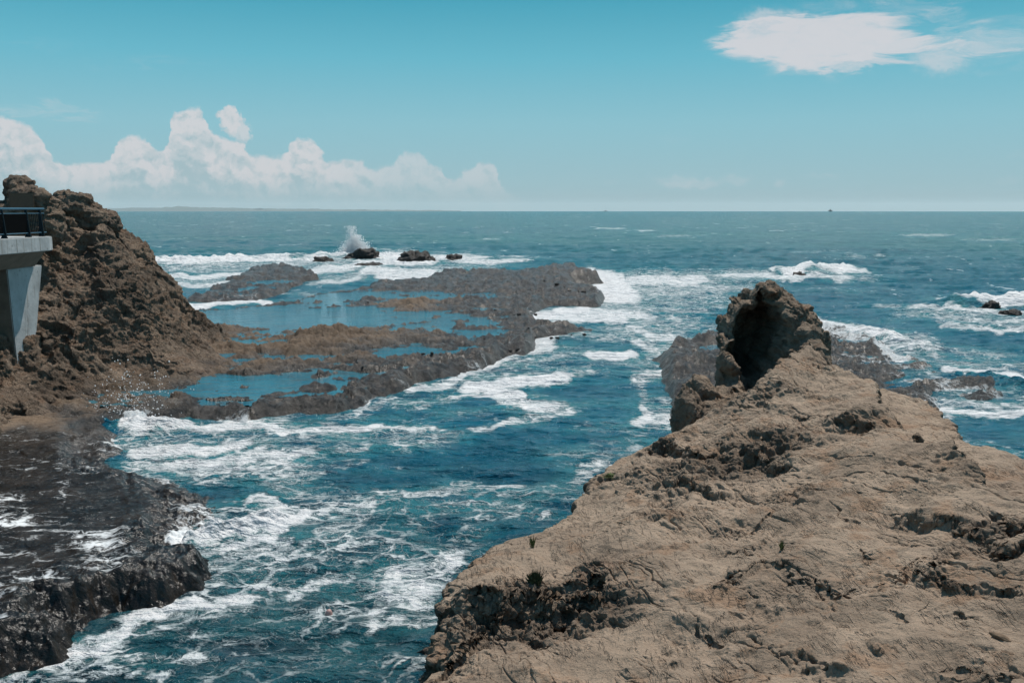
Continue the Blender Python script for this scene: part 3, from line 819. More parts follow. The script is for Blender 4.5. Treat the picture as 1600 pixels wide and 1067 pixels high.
# ================================================================== the sea
def build_sea():
    az = np.concatenate([np.linspace(-180, -40, 36)[:-1], np.linspace(-40, -31, 40)[:-1], np.linspace(-31, 31, 1180), np.linspace(31, 40, 40)[1:], np.linspace(40, 180, 36)[1:]]) * DEG
    # rows evenly spaced in the vertical angle seen from the lookout
    dep = np.concatenate([np.linspace(70, 29, 24)[:-1], np.linspace(29, 0.55, 900)[:-1], np.geomspace(0.55, 0.018, 110)]) * DEG
    r = H / np.tan(dep)
    X, Y = polar_grid(r, az)
    R = np.sqrt(X * X + Y * Y)
    near = R < 170
    sd = np.full(X.shape, -50, f32)
    sd[near] = shelf_sd(X[near], Y[near])
    foam = np.zeros(X.shape, f32)
    m = (R < 420) & (Y > 8)
    foam[m] = foam_field(X[m], Y[m])
    # a thin line of foam works along every rock edge
    edge = (1 - sstep(0.0, 1.0, np.abs(sd + 0.25) / np.clip(R / 40, .5, 2.2))) * sstep(-0.1, 0.45, fbm(X / 3, Y / 3, 0, 3, 77) + .12)
    foam = np.maximum(foam, 0.55 * edge * (R > 20))
    base = 0.36 * sstep(-.1, .5, fbm(X / 6, Y / 7, 0, 3, 71)) * (1 - sstep(60, 130, R)) * (Y > 5)
    foam = np.maximum(foam, base)
    # turbid aerated water: a wide blur of the foam
    aer = np.zeros(X.shape, f32)
    f2 = foam.copy()
    for _ in range(26):
        f2[1:-1, 1:-1] = (f2[1:-1, 1:-1] * 2 + f2[2:, 1:-1] + f2[:-2, 1:-1] + f2[1:-1, 2:] + f2[1:-1, :-2]) / 6
    for s in (12, 24):
        k = np.ones(2 * s + 1) / (2 * s + 1)
        f2 = np.apply_along_axis(lambda q: np.convolve(q, k, 'same'), 1, f2)
    aer = np.clip(f2 * 1.7, 0, 1)
    # waves
    sx = fbm(X / 24, Y / 24, 0, 2, 90) * 6
    sw = 1 - 2.0 * np.abs(pn((X * 0.35 + sx) / 9, (Y + sx) / 6.5, 0, 91))
    ch = 1 - 2.0 * np.abs(pn(X / 4.2 + 0.2 * sx, Y / 2.6, 0, 92))
    c2 = 1 - 2.0 * np.abs(pn((X + .3 * Y) / 1.7, (Y - .2 * X) / 1.15, 0, 93))
    c3 = fbm(X / .55, Y / .45, 0, 2, 94)
    shelter = np.clip(0.35 + 0.65 * sstep(0.5, 9, -sd), 0, 1)
    open_ = sstep(60, 150, R)
    Z = shelter * ((0.16 + 0.22 * open_) * sw + (0.13 + 0.08 * open_) * ch + (0.065) * c2) + 0.03 * c3
    Z *= 1 - sstep(900, 4000, R) * 0.6
    # foam piles up where it breaks
    Z += sstep(0.55, 1.0, foam) * (0.04 + 0.13 * fbm(X / .9, Y / .7, 0, 5, 95)) * (1 + 1.4 * open_) * shelter
    for (u0, v0, u1, v1, rr, hh) in ((1225, 430, 1312, 425, 3.0, 1.0), (1505, 480, 1610, 480, 2.4, 1.0), (300, 852, 420, 818, .5, .3), (180, 668, 260, 670, .8, .35), (1350, 520, 1440, 548, 1.2, .5), (1530, 590, 1600, 612, 1., .4), (235, 412, 560, 405, 4, .7), (880, 494, 940, 492, 1.2, .15)):
        a = at_z(u0, v0); c = at_z(u1, v1)
        ex, ey = c[0] - a[0], c[1] - a[1]
        tt = np.clip(((X - a[0]) * ex + (Y - a[1]) * ey) / (ex * ex + ey * ey), 0, 1)
        q = np.sqrt((X - a[0] - tt * ex) ** 2 + (Y - a[1] - tt * ey) ** 2)
        Z += hh * np.exp(-(q / rr) ** 2) * (0.75 + 0.7 * fbm(X / rr, Y / rr, 0, 3, 96))
    Z = np.where((sd > 0.3) & (X < 14), np.minimum(Z, -0.25 * sstep(.3, 1.5, sd) + 0.1), Z)
    Z -= (R.astype(np.float64) ** 2 / (2 * 6.37e6)).astype(f32)          # the earth's curve
    V = np.stack([X, Y, Z], -1)
    Rr, Cc = X.shape
    me = raw_mesh('sea', V, grid_quads(Rr, Cc), {'foam': foam, 'aerated': aer}, M_SEA)
    tag(link('sea', me), kind='structure')


build_sea()


# ================================================================== the wave-cut shelf and its pools
def build_shelf():
    az = np.concatenate([np.linspace(-62, -34, 200)[:-1], np.linspace(-34, 31, 1120)]) * DEG
    dep = np.linspace(31, 2.9, 1000) * DEG
    r = H / np.tan(dep)
    X, Y = polar_grid(r, az)
    sd0 = upsampled(shelf_sd, X, Y, 3)
    R = np.sqrt(X * X + Y * Y)
    sc = np.clip(R / 45, 0.5, 2.2)
    wob = fbm(X / (2.6 * sc), Y / (2.6 * sc), 0, 4, 21) * 1.2 * sc
    sd = sd0 + wob * sstep(-4, 0, sd0) + 1.0 * sstep(41, 37, Y) * sstep(29.5, 33.5, Y) * (X < -10)
    hs = upsampled(lambda a, b: SHELF_Z(a, b), X, Y, 5)
    hs = np.clip(hs, -.1, 1.3)
    hs = hs + bumps(X, Y, MOUND) - bumps(X + wob * 0.6, Y + wob, BASIN)
    # strata: low ledges that run obliquely over the flat
    th = math.radians(24)
    A = X * math.cos(th) + Y * math.sin(th); B = -X * math.sin(th) + Y * math.cos(th)
    bend = fbm(X / 9, Y / 9, 0, 3, 23) * 3
    st = pn(A / 9, (B + bend) / 1.7, 0, 24) + 0.5 * pn(A / 5, (B + bend) / 0.7, 3, 25)
    rough = fbm(X / 1.6, Y / 1.6, 0, 5, 26, 0.55)
    lump = ridged(X / 0.9, Y / 0.9, 0, 4, 27)
    fine = fbm(X / .35, Y / .35, 0, 4, 30, .6)
    sm = 1 - .85 * sstep(40, 31, Y) * (X < 0)
    hs = hs - .04 * (Y > 45) + (0.36 * st + 0.20 * rough + 0.10 * (lump - 0.6) + .13 * fbm(X / .8, Y / .8, 4, 4, 31, .6)) * sm + .05 * fine * sm ** 2
    bj = .3 * fbm(X / 2, Y / 2, 0, 3, 32)
    blk = blocks(X * .55 + bj, Y * .55 + bj, 0 * X, 33); blk2 = blocks(X * 1.5 + bj, Y * 1.5, 0 * X, 34)
    hs = hs + (.13 * blk + .075 * blk2) * sm
    far_lip = np.where(Y < 62, .17, .06) * np.exp(-((sd - 1.0) / 0.8) ** 2)
    steep = 0.95 - .62 * sstep(20.5, 22.5, Y) * sstep(38, 34, Y) * (X < 0)
    z = smin(hs + far_lip, sd * steep - 0.1 + np.where(Y < 27, .16 * rough + .05 * fine, .25 * rough), 0.15)
    z = np.where((Y > 36) & (X < 12), np.maximum(z, .45 + .2 * rough + .08 * blk - .55 * np.abs(sd - .95)), z)
    # the wet ledge at the near left breaks into ribs and notches
    led = (Y < 26) & (X < -3)
    swept = sstep(40, 31, Y) * (X < 0)
    q = ridged(X / 0.7, Y / 0.7, 0, 4, 28)
    z = z + np.where(led, (0.09 * (q - 0.7) + .03 * fine) * sstep(2.0, 0.2, np.abs(sd - .3)), 0)
    dry = np.zeros(X.shape, f32)
    for (u, v, ru, rv, h) in ((340, 545, 130, 30, 1.0), (500, 535, 110, 22, .95), (300, 575, 110, 22, .9), (460, 555, 120, 16, .7), (120, 625, 130, 26, .9), (640, 478, 40, 8, .9), (400, 503, 30, 5, .8), (560, 545, 60, 12, .5), (0, 660, 100, 30, .9), (620, 500, 60, 6, .3)):
        ax, ay, _ = at_z(u, v, .3)
        q2 = ((X - ax) / (ru * ay / F)) ** 2 + ((Y - ay) / (rv * ay * ay / (H * F))) ** 2
        dry = np.maximum(dry, h * np.exp(-q2 * .8))
    dry = np.clip(dry * 1.4 + 0.5 * (z - .35) + rough * .7 - .3 + .5 * st, 0, 1) * (dry > .03)
    foam = foam_field(X, Y) * np.where((X > 10), 1.05, np.where(Y < 36, .22 + .75 * sstep(3.2, .8, sd) * sstep(20, 22.5, Y), .35)) * np.where(led & (Y < 21.5), sstep(.5, 1.2, sd), 1)
    lacef = 0.27 * sstep(27, 22, Y) * (X < -4) + .22 * sstep(34, 28, Y) * (X < -4) * sstep(-.1, .4, fbm(X / 3, Y / 2, 0, 3, 29))
    lacef = np.maximum(lacef, .25 * swept)
    foam = np.maximum(foam, lacef * (z > 0) * sstep(.7, 1.4, sd))
    foam = foam * np.where(dry > .3, .2, 1)
    V = np.stack([X, Y, z], -1)
    zq = np.maximum.reduce([z[:-1, :-1], z[1:, :-1], z[:-1, 1:], z[1:, 1:]])
    Q = grid_quads(*X.shape, keep=zq > -0.45)
    Vv, Qq, at = compact(V.reshape(-1, 3), Q, {'dry': dry, 'foam': foam, 'weed': (0.85 * sstep(40, 28, Y) * (X < 0))})
    tag(link('rock_shelf', raw_mesh('rock_shelf', Vv, Qq, at, M_SHELF)), kind='structure')
    # still water lying in the hollows of the shelf
    lev = np.where(Y > 60, 0.30, 0.27) + np.where(Y < 30, 0.08, 0)
    s2 = slice(None, None, 2)
    Xp, Yp, Lp, sp, zp, fp = X[s2, s2], Y[s2, s2], lev[s2, s2], sd[s2, s2], z[s2, s2], foam[s2, s2]
    Lp = Lp.astype(f32)
    qm = lambda a, f: f.reduce([a[:-1, :-1], a[1:, :-1], a[:-1, 1:], a[1:, 1:]])
    keep = (qm(sp, np.minimum) > 0.8) & (qm(zp, np.minimum) < qm(Lp, np.minimum) + .06) & (Yp[:-1, :-1] > 37) & (Xp[:-1, :-1] < 12)
    Q = grid_quads(*Xp.shape, keep=keep)
    V = np.stack([Xp, Yp, np.full(Xp.shape, 0.37, f32) + 0 * Xp], -1).reshape(-1, 3)
    Vv, Qq, at = compact(V, Q, {'foam': fp})
    tag(link('tide_pool_water', raw_mesh('tide_pool_water', Vv, Qq, at, M_POOL)), kind='structure')
    return (X, Y, z)


SHELF = build_shelf()


# ================================================================== the sandstone outcrop at right
OUT_PTS = [at_d(*p) for p in [
    (1240, 518, 26.8), (1290, 545, 26), (1215, 545, 25.2), (1175, 590, 24), (1150, 622, 23.5), (1100, 652, 24.6), (1060, 682, 25.2), (1010, 700, 24.0), (960, 722, 22.8), (930, 745, 21.6), (900, 775, 20.3),
    (850, 832, 18.4), (780, 852, 17.0), (735, 880, 15.8), (700, 940, 14.4), (680, 1010, 13.2), (665, 1067, 12.3), (645, 1200, 10.4),
    (1100, 720, 20.4), (1200, 650, 22), (1280, 600, 23.4), (1340, 580, 23.8), (1390, 592, 22.8), (1200, 740, 18.5), (1300, 700, 18.6), (1400, 660, 19.5), (1440, 656, 19.3), (1350, 650, 20.0),
    (1100, 800, 17.0), (1000, 800, 17.2), (1200, 850, 14.8), (1300, 800, 15.0), (1400, 750, 15.9), (1480, 690, 17.2), (1530, 690, 16.9), (1500, 770, 14.9), (1580, 740, 15.2), (1620, 765, 14.4), (1450, 830, 13.6),
    (900, 850, 16.0), (1000, 900, 14.0), (900, 905, 14.6), (830, 915, 14.4), (750, 925, 14.1), (850, 985, 13.3), (740, 985, 13.1), (950, 985, 13.0), (750, 1067, 11.8), (900, 1067, 11.6), (1000, 1000, 12.4),
    (1100, 950, 12.7), (1100, 1067, 10.9), (1200, 950, 12.3), (1300, 1067, 10.0), (1300, 950, 11.8), (1400, 900, 12.2), (1450, 1067, 9.5), (1500, 850, 12.7), (1600, 850, 12.0), (1600, 950, 10.5), (1600, 1067, 9.0),
    (1100, 1250, 8.5), (1600, 1300, 6.9), (1750, 900, 10.8), (1850, 1100, 8.0)]]
OUT_TOP = Spline(OUT_PTS, 0.02)
OUT_POLY = [at_d(*p)[:2] for p in [(1060, 680, 25.6), (1010, 697, 24.4), (955, 719, 23.2), (895, 772, 20.6), (842, 829, 18.7), (775, 848, 17.3), (728, 876, 16.0), (693, 938, 14.6), (672, 1008, 13.3), (655, 1067, 12.4), (630, 1200, 10.2), (600, 1500, 7.5),
                                  (2400, 1500, 6), (2000, 900, 10.5), (1680, 790, 13.6), (1620, 762, 14.6), (1580, 736, 15.5), (1530, 686, 17.2), (1482, 688, 17.6), (1444, 652, 19.7), (1394, 588, 23.2), (1340, 574, 24.6), (1292, 530, 27.2), (1242, 512, 27.6),
                                  (1208, 540, 25.6), (1168, 588, 24.3), (1142, 620, 24.0), (1096, 648, 24.9)]]
TERRACE = [at_d(*p)[:2] for p in [(1360, 590, 27), (1402, 594, 26.8), (1440, 615, 25.6), (1470, 640, 24.2), (1493, 668, 22.6), (1510, 700, 20.6), (1560, 712, 19.8), (1640, 735, 18.2), (1700, 800, 15), (1500, 800, 15), (1380, 640, 22)]]


def on_top(u, v):
    z = 3.0
    for _ in range(30):
        x, y, _z = at_z(u, v, z)
        z = 0.5 * z + 0.5 * float(OUT_TOP(x, y))
    return x, y, z


def polyline_dist(x, y, P):
    """distance to an open polyline, side (positive = right of travel) and a fade towards its ends"""
    best = np.full(x.shape, 1e9, f32); side = np.zeros(x.shape, f32); par = np.zeros(x.shape, f32)
    n = len(P) - 1
    for i in range(n):
        (ax, ay), (bx, by) = P[i][:2], P[i + 1][:2]
        ex, ey = bx - ax, by - ay
        L2 = ex * ex + ey * ey
        tt = np.clip(((x - ax) * ex + (y - ay) * ey) / L2, 0, 1)
        d = np.hypot(x - ax - tt * ex, y - ay - tt * ey)
        m = d < best
        best = np.where(m, d, best)
        s = ((x - ax) * ey - (y - ay) * ex) / math.sqrt(L2)
        side = np.where(m, s, side)
        par = np.where(m, (i + tt) / n, par)
    return best, side, par


# small scarps that drop toward the lookout: pixel line, drop, reach of the lower tread
SCARPS = [([(705, 930), (745, 922), (790, 930), (830, 925), (870, 940), (915, 938), (950, 955)], .42, 1.3),
          ([(1130, 893), (1165, 900), (1195, 882), (1240, 898), (1300, 911), (1350, 917)], .10, .6), ([(1350, 917), (1390, 905), (1430, 880), (1480, 903), (1540, 908), (1640, 932)], .10, .6),
          ([(1380, 792), (1440, 803), (1490, 813), (1535, 832), (1580, 846), (1640, 846)], .16, .6),
          ([(1250, 975), (1310, 982), (1350, 1000), (1400, 1012)], .05, .4), ([(1240, 1030), (1300, 1050), (1340, 1067)], .06, .4),
          ([(1010, 702), (1050, 694), (1075, 712), (1120, 716)], .24, .7), ([(1110, 700), (1160, 708), (1200, 722), (1240, 735)], .22, .7), ([(1060, 762), (1100, 770), (1150, 782)], .18, .6),
          ([(1170, 675), (1215, 690), (1250, 700)], .14, .5), ([(1185, 625), (1230, 640), (1270, 655)], .12, .5), ([(1310, 655), (1350, 668), (1385, 672)], .18, .6), ([(880, 912), (915, 922), (945, 915)], .16, .4),
          ([(930, 745), (975, 752), (1010, 748)], .08, .5), ([(1480, 1040), (1530, 1052), (1590, 1060)], .06, .3), ([(1120, 985), (1160, 990), (1200, 985)], .06, .4), ([(1550, 800), (1600, 812), (1650, 815)], .2, .6), ([(1000, 850), (1040, 862), (1080, 860)], .06, .4)]
GROOVES = [([(1290, 780), (1330, 800), (1345, 806)], .04), ([(1150, 915), (1185, 930)], .03), ([(1370, 955), (1420, 970)], .03), ([(1490, 945), (1535, 957)], .03), ([(985, 802), (1015, 812)], .05), ([(1220, 850), (1235, 835)], .03), ([(1510, 1000), (1560, 1012), (1585, 1022)], .025),
           ([(1440, 870), (1475, 905)], .03), ([(1140, 850), (1230, 790)], .03), ([(1165, 990), (1300, 1060)], .035), ([(1260, 900), (1310, 955)], .02), ([(1050, 900), (1090, 925)], .03), ([(1060, 960), (1130, 1010)], .03)]
ROUGH = [(1110, 740, 2.0, .9), (1200, 700, 1.6, .9), (850, 955, 1.2, 1.0), (740, 950, .8, 1.0), (950, 960, .8, .9), (1350, 660, 1.2, .6), (1170, 610, 1.4, .6), (1240, 770, 1.3, .6), (1500, 730, 1.5, .6), (1570, 820, .8, .9), (1180, 930, .7, .5), (1450, 900, .8, .5), (1500, 1050, .6, .5), (930, 900, .7, .8), (1030, 700, 1., .8), (1060, 1030, .9, .5), (1290, 560, 1.3, .6), (800, 1040, .8, .3)]


def rock_detail(P, N, seed, amp=1.0, rough=None, theta=0.0, lo=None):
    """weathered sandstone relief added along the normal: lumps, blocky steps, oblique cracks, pits"""
    x, y, z = P[..., 0], P[..., 1], P[..., 2]
    rough = np.full(x.shape, 0.5, f32) if rough is None else rough
    c, s = math.cos(theta), math.sin(theta)
    a = x * c + y * s; b = -x * s + y * c
    wx = fbm(x * .8, y * .8, z * .8, 3, seed + 5) * 0.6
    d = 0.09 * fbm(x * .55, y * .55, z * .55, 3, seed) + (0.008 + 0.06 * rough) * (ridged(x * 1.5 + wx, y * 1.5, z * 1.9, 4, seed + 1) - 0.75)
    d += (0.004 + 0.055 * rough) * fbm(x * 4 + wx, y * 4, z * 5, 4, seed + 2, 0.58)
    # cracks
    for k, (fa, fb, w, dp) in enumerate(((0.22, 2.0, .04, .08), (0.55, 4.6, .05, .05), (1.3, 10.0, .08, .026))):
        n = pn(a * fa, (b + wx * .16) * fb, z * fb * .6, seed + 30 + k) + 0.12 * pn(x * 4, y * 4, z * 4, seed + 40 + k)
        msk = sstep(-.02, .28, pn(x * .8, y * .8, z * .8, seed + 50 + k) + 0.18 * rough)
        d -= dp * (1 - sstep(0.15 * w, w, np.abs(n))) * msk * (0.25 + 1.1 * rough)
    # tafoni
    m = rough > 0.35
    if m.any():
        f = worley(x[m] * 3.4 + wx[m], y[m] * 3.4, z[m] * 3.9, seed + 60)
        g = worley(x[m] * 8 + wx[m] * 2, y[m] * 8, z[m] * 9, seed + 61)
        rr = rough[m] - .35
        d[m] -= rr * (0.26 * (1 - sstep(.16, .5, f)) + 0.11 * (1 - sstep(.15, .5, g)))
    return d * amp


def build_outcrop():
    az = np.linspace(-9.5, 31.5, 1060) * DEG
    r = np.concatenate([np.geomspace(6.0, 9.0, 60)[:-1], np.geomspace(9.0, 13.0, 330)[:-1], np.geomspace(13.0, 15.2, 460)[:-1], np.geomspace(15.2, 29.5, 760)])
    X, Y = polar_grid(r, az)
    top = upsampled(lambda a, b: OUT_TOP(a, b), X, Y, 5)
    sd = upsampled(lambda a, b: poly_sd(a, b, OUT_POLY), X, Y, 2)
    tr = upsampled(lambda a, b: poly_sd(a, b, TERRACE), X, Y, 3)
    near = sd > -2
    for px, h, reach in SCARPS:
        L = [on_top(u, v) for u, v in px]
        xs = [p[0] for p in L]; ys = [p[1] for p in L]
        m = (X > min(xs) - 2.5) & (X < max(xs) + 2.5) & (Y > min(ys) - 3) & (Y < max(ys) + 2.5)
        x = X[m]; y = Y[m]
        wv = fbm(x * 2.2, y * 2.2, 0, 4, 301)
        d, s, par = polyline_dist(x + wv * .16, y + wv * .22, L)
        ends = sstep(0, .12, par) * (1 - sstep(.88, 1, par))
        lip = 0.25 * np.exp(-(np.minimum(s, 0) / .35) ** 2) * (s < 0)
        drop = np.where(s >= 0, sstep(-.01, .09 + .25 * h, s) * np.exp(-(s / reach) ** 2), 0) * (1 - sstep(reach, 2 * reach, d))
        top[m] += (-h * (drop) + h * lip * (1 - sstep(.3, .8, d))) * ends * (0.8 + .6 * pn(x * 1.5, y * 1.5, 0, 302))
    for px, dp in GROOVES:
        L = [on_top(u, v) for u, v in px]
        xs = [p[0] for p in L]; ys = [p[1] for p in L]
        m = (X > min(xs) - .6) & (X < max(xs) + .6) & (Y > min(ys) - .6) & (Y < max(ys) + .6)
        x = X[m]; y = Y[m]
        wv = fbm(x * 4, y * 4, 0, 3, 303)
        d, s, par = polyline_dist(x + wv * .07, y + wv * .07, L)
        top[m] -= dp * (1 - sstep(.006, .035, d)) * sstep(0, .1, par) * (1 - sstep(.85, 1, par)) * 1.5
    for (u, v, rad, h) in ((1350, 645, .55, .22), (930, 895, .42, .20), (1530, 700, .5, .18), (1290, 640, .8, -.10), (1560, 832, .35, -.12), (1010, 735, .5, .12), (1130, 690, .5, .12), (1440, 935, 1.2, -.05)):
        cx, cy, cz = on_top(u, v)
        top += h * np.exp(-(((X - cx) ** 2 + (Y - cy) ** 2) / rad ** 2))
    wob = fbm(X * .9, Y * .9, 0, 4, 310) * np.where(X > 5.5, .12, .33) + fbm(X * 3.5, Y * 3.5, 0, 3, 311) * .10
    top += .20 * fbm(X * .42, Y * .42, 0, 3, 330) * sstep(0, 1.5, sd) + .10 * (ridged(X * .7 + Y * .25, Y * .5, 0, 3, 331) - .7) * sstep(.3, 1.5, sd)
    wall = (sd + wob * sstep(-2, .3, sd)) * 5.0 + 1.2
    wall = np.where(sd < -.1, wall, wall)
    z = smin(top, wall, 0.35)
    ter = smin(3.0 + 0.2 * fbm(X * .5, Y * .5, 0, 4, 312), (tr + .4 * wob) * 5 + 2.6, 0.3)
    z = np.maximum(z, ter)
    # a low skirt of wet boulders and ledges at the foot
    foot = 0.5 + 0.9 * fbm(X * .8, Y * .8, 0, 4, 313) + (sd + .3) * 1.1
    z = np.maximum(z, np.minimum(foot, 1.1))
    z = np.maximum(z, -1.2)
    P = np.stack([X, Y, z], -1)
    N = grid_normals(P)
    N *= np.sign(N[..., 2:3] + 1e-9)
    rough = 0.22 + 0.6 * fbm(X * .5, Y * .5, 0, 4, 320)
    for (u, v, rad, h) in ROUGH:
        cx, cy, cz = on_top(u, v)
        rough = np.maximum(rough, h * np.exp(-(((X - cx) ** 2 + (Y - cy) ** 2) / rad ** 2)) + .1 * fbm(X * 2, Y * 2, 0, 3, 321))
    rough = np.maximum(rough, .8 * (N[..., 2] < .55))
    rough = np.clip(rough, 0, 1).astype(f32)
    for _ in range(6):
        rough[1:-1, 1:-1] = (rough[1:-1, 1:-1] * 2 + rough[2:, 1:-1] + rough[:-2, 1:-1] + rough[1:-1, 2:] + rough[1:-1, :-2]) / 6
    d = rock_detail(P, N, 400, 1.0, rough, math.radians(-66))
    mm = rough > .4
    px, py, pz = X[mm], Y[mm], z[mm]
    d[mm] += (rough[mm] - .4) * (.16 * blocks(px * 1.6, py * 1.6, pz * 2.2, 340) + .09 * blocks(px * 4.5, py * 4.5, pz * 5.5, 341))
    P = P + N * d[..., None]
    wet = 1 - sstep(.7, 1.5, P[..., 2] + .4 * fbm(X * 1.2, Y * 1.2, 0, 3, 322))
    cx, cy, cz = on_top(925, 895)
    rust = .5 * np.exp(-(((X - cx) ** 2 + (Y - cy) ** 2) / .45 ** 2)) * sstep(.05, .3, fbm(X * 5, Y * 5, 0, 3, 323))
    zq = np.maximum.reduce([P[:-1, :-1, 2], P[1:, :-1, 2], P[:-1, 1:, 2], P[1:, 1:, 2]])
    Q = grid_quads(*X.shape, keep=zq > -.6)
    Vv, Qq, at = compact(P.reshape(-1, 3), Q, {'wet': wet, 'rust': rust, 'stain': sstep(.42, .8, rough)})
    return link('rock_outcrop', raw_mesh('rock_outcrop', Vv, Qq, at, M_ROCK)), (X, Y, P[..., 2])


outcrop, OUTG = build_outcrop()
tag(outcrop, 'big tan sandstone outcrop filling the lower right, its ridge rising to a hollowed knob', 'rock')


def blob_union(parts, voxel, name):
    """ellipsoids welded into one skin with a voxel remesh; returns verts, quads"""
    V0, T0 = ico(4)
    vs, ts, n = [], [], 0
    for (c, rad, rot) in parts:
        R = np.array(Matrix.Rotation(rot, 3, 'Z'))
        v = (V0 * np.array(rad)) @ R.T + np.array(c)
        vs.append(v); ts.append(T0 + n); n += len(v)
    me = raw_mesh(name, np.concatenate(vs), np.concatenate(ts))
    o = link(name + '_tmp', me)
    md = o.modifiers.new('r', 'REMESH'); md.mode = 'VOXEL'; md.voxel_size = voxel; md.use_smooth_shade = True
    dg = bpy.context.evaluated_depsgraph_get()
    ev = o.evaluated_get(dg)
    m2 = ev.to_mesh()
    V = np.empty(len(m2.vertices) * 3, f32); m2.vertices.foreach_get('co', V); V = V.reshape(-1, 3)
    NN = np.empty(len(m2.vertices) * 3, f32); m2.vertices.foreach_get('normal', NN); NN = NN.reshape(-1, 3)
    Q = np.empty(len(m2.loops), np.int32); m2.loops.foreach_get('vertex_index', Q); Q = Q.reshape(-1, 4)
    ev.to_mesh_clear()
    bpy.data.objects.remove(o); bpy.data.meshes.remove(me)
    return V, NN, Q


def vert_normals(V, Q):
    n = np.cross(V[Q[:, 2]] - V[Q[:, 0]], V[Q[:, 3]] - V[Q[:, 1]])
    N = np.zeros_like(V)
    for k in range(4): np.add.at(N, Q[:, k], n)
    return N / (np.linalg.norm(N, axis=1, keepdims=True) + 1e-9)


def relax(V, Q, n):
    for _ in range(n):
        A = np.zeros_like(V); c = np.zeros(len(V), f32)
        for k in range(4):
            np.add.at(A, Q[:, k], V[Q[:, (k + 1) % 4]] + V[Q[:, (k + 3) % 4]]); np.add.at(c, Q[:, k], 2)
        V = 0.5 * V + 0.5 * A / c[:, None]
    return V


def build_pinnacle():
    def c(u, v, d): return at_d(u, v, d)
    parts = [(c(1203, 520, 28.7), (.88, 1.8, 1.35), 0), (c(1205, 580, 28.7), (1.38, 2.3, 1.8), .1), (c(1203, 650, 28.7), (1.42, 2.2, 2.0), 0), (c(1240, 640, 29), (1.6, 1.6, 2.0), 0),
             (c(1199, 474, 28.2), (.38, .9, .64), 0), (c(1168, 520, 28.1), (.46, 1.0, .85), 0), (c(1248, 510, 28.6), (.5, .9, .68), .3), (c(1280, 535, 28.4), (.34, .6, .5), 0), (c(1250, 535, 27.5), (.5, .9, .6), 0), (c(1262, 560, 27.0), (.5, 1.0, .6), 0), (c(1232, 500, 28.0), (.42, .8, .6), 0), (c(1144, 590, 27.6), (.42, .9, 1.1), 0),
             (c(1092, 640, 26.4), (.5, .8, .95), .2), (c(1075, 660, 25.6), (.4, .7, 1.0), 0), (c(1110, 680, 25.6), (.9, .9, 1.0), 0), (c(1140, 660, 26.6), (.8, .9, 1.1), 0)]
    V, N, Q = blob_union(parts, 0.028, 'pinnacle')
    V = relax(V, Q, 12)
    N = vert_normals(V, Q)
    # the hollow worn into its near face
    cc = np.array(c(1184, 535, 27.2))
    face = sstep(.0, -.3, N[:, 1]) * (V[:, 1] < 28.6)
    q = np.sqrt(((V[:, 0] - cc[0] - 0.22 * (V[:, 2] - cc[2])) / .80) ** 2 + ((V[:, 2] - cc[2]) / 1.5) ** 2)
    q = q + .25 * fbm(V[:, 0] * 1.5, V[:, 1] * .4, V[:, 2] * 1.5, 3, 500)
    push = 2.9 * (1 - sstep(.6, 1.0, q)) * face
    V[:, 1] += push
    for (u, v, rr, dd) in ((1142, 585, .28, .4), (1138, 605, .14, .25), (1165, 640, .16, .25), (1085, 655, .2, .3), (1100, 640, .2, .3)):
        h = np.array(c(u, v, 27))
        q = np.hypot(V[:, 0] - h[0], V[:, 2] - h[2]) / rr
        V[:, 1] += dd * (1 - sstep(.3, 1, q)) * face
    N = vert_normals(V, Q)
    d = rock_detail(V, N, 520, 1.25, np.full(len(V), .55, f32) + .25 * fbm(V[:, 0], V[:, 1], V[:, 2], 3, 521), math.radians(-40))
    d = .45 * d + .06 * (ridged(V[:, 0] * .9, V[:, 1] * .9, V[:, 2] * .9, 3, 523) - .8) + .08 * blocks(V[:, 0] * 1.3, V[:, 1] * 1.3, V[:, 2] * 1.6, 524) + .05 * blocks(V[:, 0] * 3.4, V[:, 1] * 3.4, V[:, 2] * 4.2, 525)
    V = V + N * d[:, None]
    wet = 1 - sstep(.6, 1.3, V[:, 2] + .4 * fbm(V[:, 0], V[:, 1], V[:, 2], 3, 522))
    o = link('rock_pinnacle', raw_mesh('rock_pinnacle', V, Q, {'wet': wet, 'rust': 0 * wet}, M_PEAK), outcrop)
    return o


build_pinnacle()['label'] = 'upright knob of rock with a deep dark hollow in its near face'

# ================================================================== the headland at left
HEAD_PTS = [at_z(*p) for p in [(0, 690, .5), (60, 655, .5), (130, 622, .5), (250, 600, .5), (330, 586, .45), (400, 573, .4), (345, 535, .45), (0, 640, 1.5), (100, 605, 1.3), (200, 578, 1.1), (300, 562, .8), (330, 545, .7),
                               (60, 590, 1.7), (180, 572, 1.4), (250, 548, 1.5), (20, 590, 1.7), (-100, 640, 1.8), (-100, 720, .8)]] + \
    [at_d(*p) for p in [(150, 480, 43.5), (100, 430, 41.6), (200, 430, 46.5), (250, 460, 49.5), (285, 492, 53), (276, 452, 53.5), (245, 412, 53), (190, 372, 51.5), (150, 326, 50.5), (120, 303, 49.5), (97, 306, 48.5), (87, 322, 46),
                        (66, 335, 45), (30, 338, 45), (0, 345, 43), (100, 370, 43.6), (150, 400, 46), (50, 440, 40.6), (8, 545, 36.9), (58, 560, 39.4), (88, 500, 39.5), (90, 430, 40.0), (88, 555, 39.2), (130, 540, 41.8), (200, 510, 44.6), (-60, 350, 42), (-150, 345, 42), (-60, 345, 50), (60, 340, 52), (36, 478, 39.0), (48, 455, 39.7), (62, 425, 40.4), (24, 512, 37.3), (10, 525, 36.9), (38, 500, 38.2), (62, 500, 39.9), (-60, 560, 37.5), (-150, 600, 34)]]
HEAD_TOP = Spline(HEAD_PTS, 0.05)
